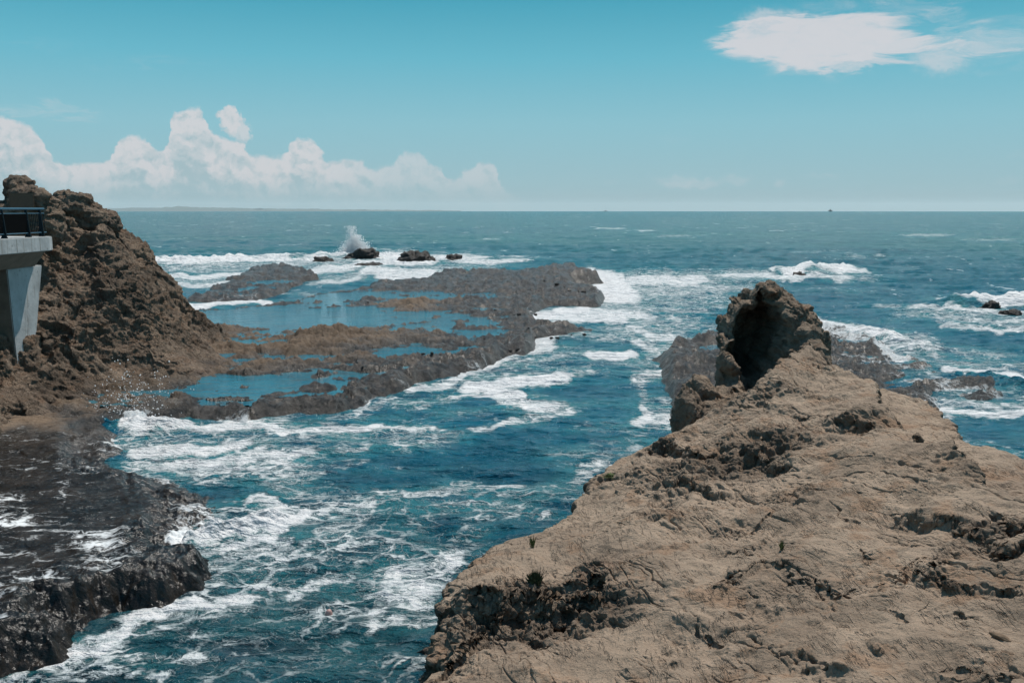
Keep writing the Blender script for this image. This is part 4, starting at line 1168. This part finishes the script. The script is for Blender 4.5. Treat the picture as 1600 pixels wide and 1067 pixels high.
HEAD_POLY = [p[:2] for p in [at_z(-1300, 800, 0), at_z(-300, 790, 0), at_z(-20, 708, .2), at_z(60, 668, .2), at_z(85, 656, .2), at_z(110, 638, .2), at_z(200, 606, .2), at_z(330, 592, .2), at_z(415, 576, .2), at_z(430, 566, .2), at_z(345, 530, .2), at_d(300, 500, 55), at_d(288, 470, 56.5), at_d(262, 420, 57), at_d(210, 370, 56), at_d(165, 330, 55),
                             at_d(100, 300, 55), at_d(-100, 300, 54), at_d(-400, 330, 54), at_d(-1300, 330, 54)]]


def build_headland():
    az = np.concatenate([np.linspace(-60, -33, 160)[:-1], np.linspace(-33, -13.5, 480)]) * DEG
    r = np.concatenate([np.linspace(29, 37, 160)[:-1], np.linspace(37, 66, 900)])
    X, Y = polar_grid(r, az)
    top = upsampled(lambda a, b: HEAD_TOP(a, b), X, Y, 4)
    sd = upsampled(lambda a, b: poly_sd(a, b, HEAD_POLY), X, Y, 3)
    wob = fbm(X * .4, Y * .4, 0, 4, 600) * 1.0
    back = Y > 50
    wall = (sd + wob * .8) * np.where(back, 3.0, 1.0) + 0.15
    top = np.minimum(np.clip(top, -1, 10.5), np.where(X < -21.5, 8.15, 9.2))
    z = smin(top, wall, .5)
    z = np.maximum(z, -1)
    P = np.stack([X, Y, z], -1)
    N = grid_normals(P); N *= np.sign(N[..., 2:3] + 1e-9)
    th = math.radians(-30)
    # tilted beds: stepped bands that dip along the face
    bed = z + .10 * X + .42 * Y + fbm(X * .35, Y * .35, z * .35, 4, 601) * 1.3
    saw = lambda q: (q % 1) ** 1.6 * sstep(1.0, .93, q % 1)
    steps = saw(bed * .8) * sstep(-.2, .25, pn(X * .3, Y * .3, z * .3, 606)) + .5 * saw(bed * 2.1 + .3 * pn(X, Y, z, 608)) * sstep(-.15, .25, pn(X * .4, Y * .4, z * .4, 607)) + .22 * saw(bed * 5.3 + .4 * pn(X * 1.5, Y * 1.5, z, 610))
    rough = np.clip(.42 + .7 * fbm(X * .4, Y * .4, z * .4, 3, 602), 0.1, 1).astype(f32)
    d = rock_detail(P * .8, N, 620, 1.5, rough * .62, th)
    d += .46 * (steps - .3)
    d += .30 * fbm(X * .3 + z * .2, Y * .3, z * .5, 3, 604) * sstep(.8, 2.5, z)
    # broken blocks, drawn out along the tilted beds
    ca, sa = math.cos(.40), math.sin(.40)
    ub = Y * ca - z * sa; vb = z * ca + Y * sa
    jx = .25 * fbm(X * .8, Y * .8, z * .8, 3, 611)
    d = .62 * d + .22 * blocks(ub * .38 + jx, X * .6, vb * .95 + jx, 612) * sstep(-.3, .2, pn(X * .25, Y * .25, z * .25, 613)) + .11 * blocks(ub * 1.1 + jx, X * 1.5, vb * 2.4 + jx, 614) + .05 * blocks(ub * 2.8, X * 3.2, vb * 5.5 + 2 * jx, 615)
    d *= .35 + .65 * sstep(.4, 2.4, z)
    P = P + N * d[..., None]
    wet = (1 - sstep(.25, .75, P[..., 2] + .25 * fbm(X, Y, 0, 3, 605))) * .8
    zq = np.maximum.reduce([P[:-1, :-1, 2], P[1:, :-1, 2], P[:-1, 1:, 2], P[1:, 1:, 2]])
    Q = grid_quads(*X.shape, keep=zq > -.5)
    Vv, Qq, at = compact(P.reshape(-1, 3), Q, {'wet': wet, 'rust': 0 * wet, 'stain': .8 * sstep(.45, .8, rough + .25 * fbm(X * .9, Y * .9, z * .9, 4, 609))})
    return link('rocky_headland', raw_mesh('rocky_headland', Vv, Qq, at, M_CLIFF))


headland = build_headland()
tag(headland, 'steep brown rocky headland rising from the shelf behind the white concrete walkway', 'headland')


def build_crag(parts, seed, label):
    V, N, Q = blob_union(parts, .05, 'crag')
    V = relax(V, Q, 5); N = vert_normals(V, Q)
    d = rock_detail(V * .7, N, seed, 1.5, np.full(len(V), .6, f32), .4) * .6 + .16 * blocks(V[:, 0] * .9, V[:, 1] * .9, V[:, 2] * 1.5, seed + 4) + .06 * blocks(V[:, 0] * 2.4, V[:, 1] * 2.4, V[:, 2] * 3.6, seed + 5) + .12 * (ridged(V[:, 0] * .6, V[:, 1] * .6, V[:, 2] * .8, 3, seed + 3) - .8)
    V = V + N * d[:, None]
    o = link('crag', raw_mesh('crag', V, Q, {'wet': 0 * d, 'rust': 0 * d}, M_CLIFF), headland)
    o['label'] = label


build_crag([(at_d(32, 296, 44.5), (.62, .8, .62), .2), (at_d(45, 318, 44), (.95, 1.0, .8), 0), (at_d(64, 325, 44), (.75, 1., .75), 0), (at_d(30, 345, 43.8), (1.2, 1.2, 1.0), 0), (at_d(12, 330, 43.8), (.35, .6, .5), 0), (at_d(70, 350, 44), (.8, 1., 1.0), 0), (at_d(-40, 345, 43), (1.5, 1.3, .9), 0)], 640, 'leaning boulder crag above the railing')
build_crag([(at_d(118, 312, 49), (.9, 1.0, .42), .1), (at_d(110, 326, 48.6), (.95, 1.0, .5), 0), (at_d(142, 330, 49.5), (.6, .8, .55), 0), (at_d(130, 345, 49), (1.1, 1., .8), 0), (at_d(168, 350, 50), (.6, .8, .6), 0)], 660, 'flat topped dark boulder on the crest')


# ================================================================== walkway, railing, plaque
M_CONC = simple_mat('weathered_white_concrete', (0.42, 0.42, 0.41), .85, 0, .18, 1.6, .012)
nt_ = NT(M_CONC.node_tree)
b_ = M_CONC.node_tree.nodes['Principled BSDF']
ps_ = nt_.node('ShaderNodeNewGeometry').outputs['Position']
old_ = b_.inputs['Base Color'].links[0].from_socket
run_ = nt_.noise(nt_.map(ps_, (2.2, 2.2, .22)), 2.0, 6, .65)
c_ = nt_.mix(nt_.m('MULTIPLY', nt_.ss(run_, .52, .72), .6), old_, (0.16, 0.125, 0.09))
c_ = nt_.mix(nt_.m('MULTIPLY', nt_.ss(nt_.noise(ps_, 5.5, 5, .7), .60, .68), .7), c_, (0.07, 0.06, 0.05))
nt_.put(b_.inputs['Base Color'], c_)
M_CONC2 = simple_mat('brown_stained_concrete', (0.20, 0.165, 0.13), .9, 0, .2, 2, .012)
M_RAIL = simple_mat('blue_painted_steel', (0.035, 0.10, 0.15), .45, .1, .1, 8, .001)
M_POST = simple_mat('dark_painted_steel', (0.012, 0.02, 0.025), .5, .1, .2, 8, .001)
M_PANEL = simple_mat('dark_infill_panel', (0.003, 0.0035, 0.004), .9, 0, .2, 8, .001)
for _m in (M_PANEL, M_POST): _m.node_tree.nodes['Principled BSDF'].inputs['Specular IOR Level'].default_value = .04
M_PLAQ = simple_mat('bronze_plaque', (0.10, 0.06, 0.035), .6, .2, .2, 10, .002)


def build_walkway():
    w = empty('concrete_walkway', (-20, 36, 6.0))
    inv = Vector((20, -36, -6.0))

    def part(name, bm, mat):
        for v in bm.verts: v.co += inv
        return bm_obj(name, bm, mat, w)
    E = -18.7
    bm = bmesh.new()
    prism(bm, [(-30, 18), (E, 18), (E, 39.0), (E - .12, 39.5), (-30, 40.4)], 6.36, 6.93)
    bmesh.ops.bevel(bm, geom=bm.edges[:], offset=.025, segments=2, affect='EDGES')
    part('deck_slab', bm, M_CONC)
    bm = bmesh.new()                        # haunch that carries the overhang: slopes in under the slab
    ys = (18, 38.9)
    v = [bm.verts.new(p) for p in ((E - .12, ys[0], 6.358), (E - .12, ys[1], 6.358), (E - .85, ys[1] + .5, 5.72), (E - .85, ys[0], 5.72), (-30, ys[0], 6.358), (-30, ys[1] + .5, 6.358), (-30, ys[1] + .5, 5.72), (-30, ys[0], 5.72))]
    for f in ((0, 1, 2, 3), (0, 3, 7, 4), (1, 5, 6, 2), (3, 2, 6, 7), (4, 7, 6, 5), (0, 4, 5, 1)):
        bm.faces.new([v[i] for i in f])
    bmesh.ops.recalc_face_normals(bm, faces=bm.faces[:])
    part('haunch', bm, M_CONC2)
    bm = bmesh.new()                        # the pier below, its face toward the sea narrowing downward
    v = [bm.verts.new(p) for p in ((-19.60, 37.3, 5.719), (-19.60, 40.1, 5.719), (-19.68, 38.9, 1.2), (-19.68, 37.75, 1.2), (-24, 37.3, 5.719), (-24, 40.1, 5.719), (-22.5, 38.9, 1.2), (-22.5, 37.75, 1.2))]
    for f in ((0, 1, 2, 3), (0, 3, 7, 4), (1, 5, 6, 2), (3, 2, 6, 7), (4, 7, 6, 5), (0, 4, 5, 1)):
        bm.faces.new([v[i] for i in f])
    bmesh.ops.recalc_face_normals(bm, faces=bm.faces[:])
    bmesh.ops.bevel(bm, geom=bm.edges[:], offset=.03, segments=2, affect='EDGES')
    pr = part('pier', bm, M_CONC)
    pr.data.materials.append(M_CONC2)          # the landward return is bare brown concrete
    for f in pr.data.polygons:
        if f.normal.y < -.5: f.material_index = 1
    for k, yy in enumerate((31.0, 34.2, 36.4, 38.2)):
        bm = bmesh.new(); box(bm, E - .004, E + .003, yy, yy + .03, 6.40, 6.89)
        part('joint_line', bm, M_CONC2)
    tag(w, 'pale concrete walkway with overhanging slab on a tapering pier at the left edge', 'walkway')


build_walkway()


def build_railing():
    x = -18.97; z = 6.935
    y0, y1 = 25.3, 39.35
    r = empty('railing', (x, 36, z))
    inv = Vector((-x, -36, -z))

    def part(name, bm, mat, smooth=False):
        for v in bm.verts: v.co += inv
        return bm_obj(name, bm, mat, r, smooth)
    posts = [25.3, 27.1, 28.9, 30.7, 32.5, 34.3, 36.1, 37.9, 39.0]
    for yy in posts:
        bm = bmesh.new()                    # flared steel plate, leaning inland at the top
        prism(bm, [(x - .13, yy - .045), (x + .10, yy - .045), (x + .10, yy + .045), (x - .13, yy + .045)], z, z + .05)
        v = [bm.verts.new(p) for p in ((x - .11, yy - .03, z + .05), (x + .08, yy - .03, z + .05), (x + .08, yy + .03, z + .05), (x - .11, yy + .03, z + .05),
                                       (x - .10, yy - .03, z + 1.06), (x - .02, yy - .03, z + 1.06), (x - .02, yy + .03, z + 1.06), (x - .10, yy + .03, z + 1.06))]
        for f in ((4, 5, 6, 7), (0, 1, 5, 4), (1, 2, 6, 5), (2, 3, 7, 6), (3, 0, 4, 7)):
            bm.faces.new([v[i] for i in f])
        part('post', bm, M_POST)
    bm = bmesh.new(); tube(bm, (x - .06, y0, z + 1.10), (x - .06, y1, z + 1.10), .045, n=14)
    part('top_rail', bm, M_RAIL, True)
    bm = bmesh.new(); tube(bm, (x - .05, y0, z + .92), (x - .05, y1, z + .92), .02, n=10)
    part('mid_rail', bm, M_RAIL, True)
    bm = bmesh.new(); tube(bm, (x + .0, y0, z + .16), (x + .0, y1, z + .16), .022, n=10)
    part('bottom_rail', bm, M_RAIL, True)
    for a, b in zip(posts[:-2], posts[1:-1]):
        bm = bmesh.new(); box(bm, x - .03, x - .005, a + .07, b - .07, z + .19, z + .895)
        part('infill_panel', bm, M_PANEL)
    yy = 38.02
    while yy < 39.3:
        if abs(yy - 39.0) > .05:
            bm = bmesh.new(); tube(bm, (x - .01, yy, z + .16), (x - .04, yy, z + .92), .012, n=6)
            part('baluster', bm, M_POST)
        yy += .14
    tag(r, 'dark railing with a blue top rail along the walkway edge', 'railing')


build_railing()
bm = bmesh.new()
box(bm, -.62, .62, -.04, .04, -.42, .42)
bmesh.ops.bevel(bm, geom=bm.edges[:], offset=.02, segments=2, affect='EDGES')
pq = bm_obj('plaque', bm, M_PLAQ)
pq.location = at_d(34, 314, 42.9); pq.rotation_euler = (math.radians(-8), 0, math.radians(12)); pq.scale = (.8, 1, .8)
tag(pq, 'brown rectangular plaque on the shaded boulder above the railing', 'plaque')


# ================================================================== loose and offshore rocks
def rock_mesh(name, size, seed, sub=4, flat=0.0):
    V, T = ico(sub)
    s = seed * 13.7
    d = 1 + .45 * fbm(V[:, 0] * 1.1 + s, V[:, 1] * 1.1, V[:, 2] * 1.1, 3, seed) + .16 * (ridged(V[:, 0] * 2.2 + s, V[:, 1] * 2.2, V[:, 2] * 2.2, 3, seed + 1) - .7) \
        + .12 * blocks(V[:, 0] * 2 + s, V[:, 1] * 2, V[:, 2] * 2.4, seed + 9) + .07 * fbm(V[:, 0] * 7 + s, V[:, 1] * 7, V[:, 2] * 7, 3, seed + 2)
    V = V * d[:, None] * np.array(size)
    return raw_mesh(name, V, T, {'wet': np.full(len(V), .6), 'rust': np.zeros(len(V))}, M_DARKROCK)


SEA_ROCKS = [  # u, v (foot), half width px, height px, label
    (503, 413, 15, 7, 'low jagged dark rock left of the splash in white water'),
    (563, 409, 22, 11, 'dark rock directly below the bursting splash'),
    (575, 420, 24, 5, 'flat dark ledge rock in the foam just in front of the splash rock'),
    (648, 413, 23, 13, 'rounded black rock standing alone right of the splash'),
    (708, 410, 11, 7, 'small black rock with foam spilling off it, rightmost of the rocks behind the reef'),
    (1250, 436, 9, 6, 'tiny dark rock under a breaking wave beyond the outcrop knob'),
    (1552, 489, 13, 9, 'dark rock in the breaking wave near the right edge, left of its neighbour'),
    (1583, 497, 13, 7, 'low dark rock in white water closest to the right edge')]
for k, (u, v, hw, hh, lab) in enumerate(SEA_ROCKS):
    x, y, _ = at_z(u, v, 0)
    w = 1.25 * hw * y / F; h = 1.5 * hh * y / F
    o = link('sea_rock', rock_mesh('sea_rock', (w, w * .9, h * 1.15), 700 + 7 * k, 5))
    o.location = (x, y + w * .4, -.12 * h)
    tag(o, lab, 'rock', 'dark rocks standing in the surf')

# small dark stones left on the shelf
STONES = [(737, 461), (661, 559), (675, 559), (688, 560), (692, 553), (734, 558), (774, 490), (797, 487), (813, 486), (837, 486), (805, 497), (811, 499), (837, 520), (826, 520), (823, 528), (871, 521), (861, 521),
          (893, 516), (913, 516), (786, 517), (772, 521), (747, 530), (757, 531), (766, 548), (797, 542), (809, 541), (567, 577), (850, 448), (858, 456), (870, 451), (880, 456), (890, 459), (902, 459), (912, 459), (868, 466), (882, 463), (925, 461), (404, 604), (470, 547), (575, 474)]


def surf_z(G, x, y):
    X, Y, Z = G
    i = int(np.argmin(np.abs(np.hypot(X[:, 0], Y[:, 0]) - math.hypot(x, y))))
    a = np.arctan2(X[i], Y[i])
    j = int(np.argmin(np.abs(a - math.atan2(x, y))))
    return float(Z[i, j])


stone_src = [rock_mesh('shelf_stone', (1, 1, .75), 800 + 5 * k, 3) for k in range(5)]
for k, (u, v) in enumerate(STONES):
    x, y, _ = at_z(u, v, .5)
    s = (1.4 + 2.0 * random.random() ** 1.5) * y / F
    o = link('shelf_stone', stone_src[k % 5])
    o.location = (x, y, max(surf_z(SHELF, x, y), .2) + s * .25)
    o.scale = (s * 1.25, s, s); o.rotation_euler = (0, 0, random.uniform(0, 6.3))
    tag(o, 'small dark stone lying on the wet grey shelf', 'stone', 'small dark stones scattered on the shelf')


# ================================================================== bursting wave, flung drops
def spray_material():
    m, t, b, pos = material('spray')
    out = m.node_tree.nodes['Material Output']
    df = t.node('ShaderNodeBsdfDiffuse'); tl = t.node('ShaderNodeBsdfTranslucent'); mx = t.node('ShaderNodeMixShader')
    df.inputs[0].default_value = (.98, .98, .98, 1); tl.inputs[0].default_value = (.98, .98, .98, 1)
    mx.inputs[0].default_value = .5
    t.L.new(df.outputs[0], mx.inputs[1]); t.L.new(tl.outputs[0], mx.inputs[2]); t.L.new(mx.outputs[0], out.inputs['Surface'])
    m.node_tree.nodes.remove(b)
    return m


M_SPRAY = spray_material()
OCT = np.array([(1, 0, 0), (-1, 0, 0), (0, 1, 0), (0, -1, 0), (0, 0, 1), (0, 0, -1)], f32)
OCF = np.array([(0, 2, 4), (2, 1, 4), (1, 3, 4), (3, 0, 4), (2, 0, 5), (1, 2, 5), (3, 1, 5), (0, 3, 5)], np.int32)


def drops(name, C, S):
    n = len(C)
    st = 1 + rng.random((n, 3)) * .7
    V = (OCT[None] * (S[:, None] * st)[:, None, :] + C[:, None, :]).reshape(-1, 3)
    T = (OCF[None] + (np.arange(n) * 6)[:, None, None]).reshape(-1, 3)
    return raw_mesh(name, V, T, None, M_SPRAY)


def build_splash():
    bx, by, _ = at_z(563, 404, 0)
    by += 2; bx = (563 - 800) / F * by
    px = by / F
    n = 30000
    C = []
    # a fan of water thrown up and blown to the left, thinning with height
    for _ in range(n):
        x0 = random.gauss(-2, 13)
        lobe = .6 + .4 * math.sin(x0 * .55 + 1.3) * math.sin(x0 * .23)
        hm = 33 * math.exp(-((x0 + 4) / 17) ** 2) * lobe + 5
        q = min(random.expovariate(2.2), 1.3)
        hgt = hm * q
        C.append((x0 - .16 * hgt + random.gauss(0, 1.2 + 2.6 * q), random.gauss(0, 5), hgt + random.gauss(0, .6)))
    C = np.array(C, f32)
    side = np.stack([rng.normal(16, 16, 3500), rng.normal(0, 6, 3500), np.abs(rng.normal(0, 3.2, 3500))], -1)
    C = np.concatenate([C, side]).astype(f32) * px
    C[:, 2] = np.abs(C[:, 2]) + .1
    S = (.016 + .05 * rng.random(len(C)) ** 2.6).astype(f32)
    S *= np.where(C[:, 2] < 9 * px, 1.7, 1.0)
    o = link('wave_splash', drops('wave_splash', C, S))
    o.location = (bx, by, 0)
    tag(o, 'tall burst of white spray where a wave hits the rocks behind the reef', 'splash')
    # drops thrown up over the left flat
    x, y, _ = at_z(200, 650, .3)
    C = []
    for _ in range(520):
        q = random.random()
        C.append((random.gauss(0, .45 + .5 * (1 - q)) + .15, random.gauss(0, .8), abs(random.gauss(.2, .45)) + 1.9 * q * random.random()))
    C = np.array(C, f32)
    o = link('spray_drops', drops('spray_drops', C, (.006 + .02 * rng.random(len(C)) ** 2).astype(f32)))
    o.location = (x, y, .1)
    tag(o, kind='stuff')


build_splash()


# ================================================================== plants on the outcrop
def leaf_mat(name, c0, c1):
    m, t, b, pos = material(name)
    t.put(b.inputs['Base Color'], t.mix(t.ss(t.noise(pos, 30, 3), .4, .6), c0, c1))
    b.inputs['Roughness'].default_value = .7
    return m


M_LEAF = leaf_mat('dull_green_leaf', (0.035, 0.045, 0.018), (0.075, 0.085, 0.035))
M_LEAF2 = leaf_mat('bright_green_leaf', (0.06, 0.085, 0.02), (0.12, 0.15, 0.04))
M_DRYLEAF = leaf_mat('dead_leaf', (0.03, 0.024, 0.018), (0.06, 0.048, 0.034))


def plant(name, u, v, h, w, n, label, leafm, deadm=None, flat=False, group=None):
    x, y, z = on_top(u, v)
    z = surf_z(OUTG, x, y)
    h *= 1.1; w *= 1.2; n = int(n * 1.3)
    r = empty(name, (x, y, z - .02))

    def leaves(nn, hh, ww, low):
        bm = bmesh.new()
        for _ in range(nn):
            a = random.uniform(0, 6.283); sp = random.random() ** .6
            b0 = Vector((random.gauss(0, ww * .18), random.gauss(0, ww * .18), 0))
            tip = b0 + Vector((math.cos(a) * ww * sp, math.sin(a) * ww * sp, hh * (random.uniform(.15, .4) if low else random.uniform(.55, 1.0) * (1.1 - .4 * sp))))
            mid = (b0 + tip) / 2 + Vector((0, 0, hh * .12))
            wd = max(.006, ww * .07)
            s = Vector((-math.sin(a), math.cos(a), .2)) * wd
            v = [bm.verts.new(p) for p in (b0 - s * .4, b0 + s * .4, mid + s, tip, mid - s)]
            bm.faces.new(v)
        return bm
    bm_obj('leaves', leaves(n, h, w, flat), leafm, r)
    if deadm: bm_obj('dry_leaves', leaves(n // 2, h * .5, w * .9, True), deadm, r)
    tag(r, label, 'plant', group)


plant('rock_plant', 836, 914, .30, .11, 170, 'dark green leafy tuft with dry lower leaves on the brow above the pitted recess', M_LEAF, M_DRYLEAF)
plant('rock_plant', 958, 748, .10, .24, 130, 'low flat mat of green leaves near the left rim of the outcrop', M_LEAF2, None, True)
plant('rock_plant', 832, 856, .26, .06, 40, 'thin pale green sprig near the seaward edge above the leafy tuft', M_LEAF2)
plant('rock_plant', 1221, 868, .22, .05, 26, 'single slender weed growing on the bare middle of the outcrop', M_LEAF2)
plant('rock_plant', 1279, 524, .34, .22, 80, 'bright green clump in the cleft right of the hollow knob', M_LEAF2)

# ================================================================== drifting things, ships, far coast
M_WOOD = simple_mat('red_brown_weed', (0.16, 0.06, 0.035), .7, 0, .3, 12, .01)
bm = bmesh.new()
pts = [(-.55, -.1, .03), (-.2, .02, .06), (.15, .03, .07), (.5, .14, .05)]
for a, b, r0, r1 in zip(pts, pts[1:], (.02, .035, .03), (.035, .03, .012)): tube(bm, a, b, r0, r1, 8)
tube(bm, (.1, .03, .06), (.28, -.08, .09), .018, .006, 6)
o = bm_obj('driftwood', bm, M_WOOD, None, True)
o.location = at_z(458, 1056, .1); o.rotation_euler = (0, 0, .35); o.scale = (.62, .62, .62)
tag(o, 'reddish brown stick floating in the lacy water at the bottom', 'driftwood')
M_BUOY = simple_mat('faded_pink_float', (0.42, 0.25, 0.22), .5, 0, .15, 5, .002)
V, T = ico(3)
o = link('float', raw_mesh('float', V * np.array((.07, .07, .09)) * (1 + .12 * (V[:, 2:3] < -.2)), T, None, M_BUOY))
o.location = at_z(514, 958, .06)
tag(o, 'small pale pink fishing float drifting in the channel', 'float')
M_PEB = simple_mat('brown_stone', (0.15, 0.095, 0.055), .85, 0, .3, 20, .004)
V, T = ico(4)
dd = 1 + .18 * fbm(V[:, 0] * 1.3, V[:, 1] * 1.3, V[:, 2] * 1.3, 3, 960)
o = link('loose_stone', raw_mesh('loose_stone', V * dd[:, None] * np.array((.115, .045, .035)), T, None, M_PEB))
px_, py_, _ = on_top(1563, 990)
o.location = (px_, py_, surf_z(OUTG, px_, py_) + .012); o.rotation_euler = (0, .1, -.9)
tag(o, 'long brown stone lying loose on the bare rock near the lower right corner', 'stone')
M_SHIP = simple_mat('ship_grey', (0.12, 0.13, 0.14), .6, 0, .15, .1, .01)


def ship(u, L, hh, dist, label):
    x = (u - 800) / F * dist
    z = -(dist ** 2) / (2 * 6.37e6)
    r = empty('ship', (x, dist, z))
    bm = bmesh.new()
    prism(bm, [(-L / 2, -4), (L * .42, -4), (L / 2, 0), (L * .42, 4), (-L / 2, 4)], -1, [hh * .32, hh * .32, hh * .42, hh * .32, hh * .32])
    bm_obj('hull', bm, M_SHIP, r)
    bm = bmesh.new(); box(bm, -L * .18, L * .08, -3, 3, hh * .325, hh * .62)
    bm_obj('cabin', bm, M_SHIP, r)
    bm = bmesh.new(); tube(bm, (-.05 * L, 0, hh * .62), (-.05 * L, 0, hh * 1.05), .5, .3, 8)
    bm_obj('mast', bm, M_SHIP, r)
    tag(r, label, 'ship')


ship(1293, 26, 22, 6500, 'tiny grey ship on the horizon above the outcrop knob')
ship(945, 18, 13, 6500, 'tiny ship speck on the horizon near the middle')

M_HILL = simple_mat('far_wooded_coast', (0.06, 0.075, 0.06), .95, 0, .3, .004, 1)


def build_hills():
    D = 44000.0
    n = 260
    us = np.linspace(40, 720, n)
    prof = np.interp(us, [40, 170, 210, 240, 290, 330, 380, 440, 520, 600, 680, 720], [4, 3.6, 4.6, 4.4, 6.2, 5, 3.8, 3.2, 2.2, 1.4, .6, 0])
    prof = prof + 1.0 * fbm(us / 30, us * 0, 0, 4, 900)
    drop = D * D / (2 * 6.37e6)
    hz = np.clip(prof, .05, 20) * D / F
    x = (us - 800) / F * D
    rows = []
    for f, dy in ((0, -1500), (.55, -800), (.9, -250), (1, 0), (.7, 1200), (0, 2500)):
        rows.append(np.stack([x, np.full(n, D + dy) + 300 * fbm(us / 20, us * 0, dy * .01, 3, 901), -drop - 12 + (hz + drop * 0.8 + 12) * f * (1 + .12 * fbm(us / 9, us * 0 + dy, 0, 3, 902))], -1))
    P = np.stack(rows)
    me = raw_mesh('hills', P.reshape(-1, 3), grid_quads(len(rows), n), None, M_HILL)
    tag(link('hills', me), kind='structure')


build_hills()

# ================================================================== sea air
USE_HAZE = True
if USE_HAZE:
    bm = bmesh.new()
    box(bm, -49000, 49000, -4000, 49000, -200, 330)
    hm = bpy.data.materials.new('sea_air'); hm.use_nodes = True
    nt = hm.node_tree; nt.nodes.clear()
    out = nt.nodes.new('ShaderNodeOutputMaterial'); pv = nt.nodes.new('ShaderNodeVolumePrincipled')
    pv.inputs['Color'].default_value = (.84, .95, .97, 1); pv.inputs['Density'].default_value = 1.9e-5; pv.inputs['Anisotropy'].default_value = .2
    nt.links.new(pv.outputs[0], out.inputs['Volume'])
    hz = bm_obj('haze', bm, hm)
    tag(hz, kind='stuff')

SC.cycles.max_bounces = 8
SC.cycles.diffuse_bounces = 6
SC.cycles.volume_bounces = 0
SC.cycles.sample_clamp_indirect = 6
SC.cycles.sample_clamp_direct = 30
SC.cycles.use_denoising = True
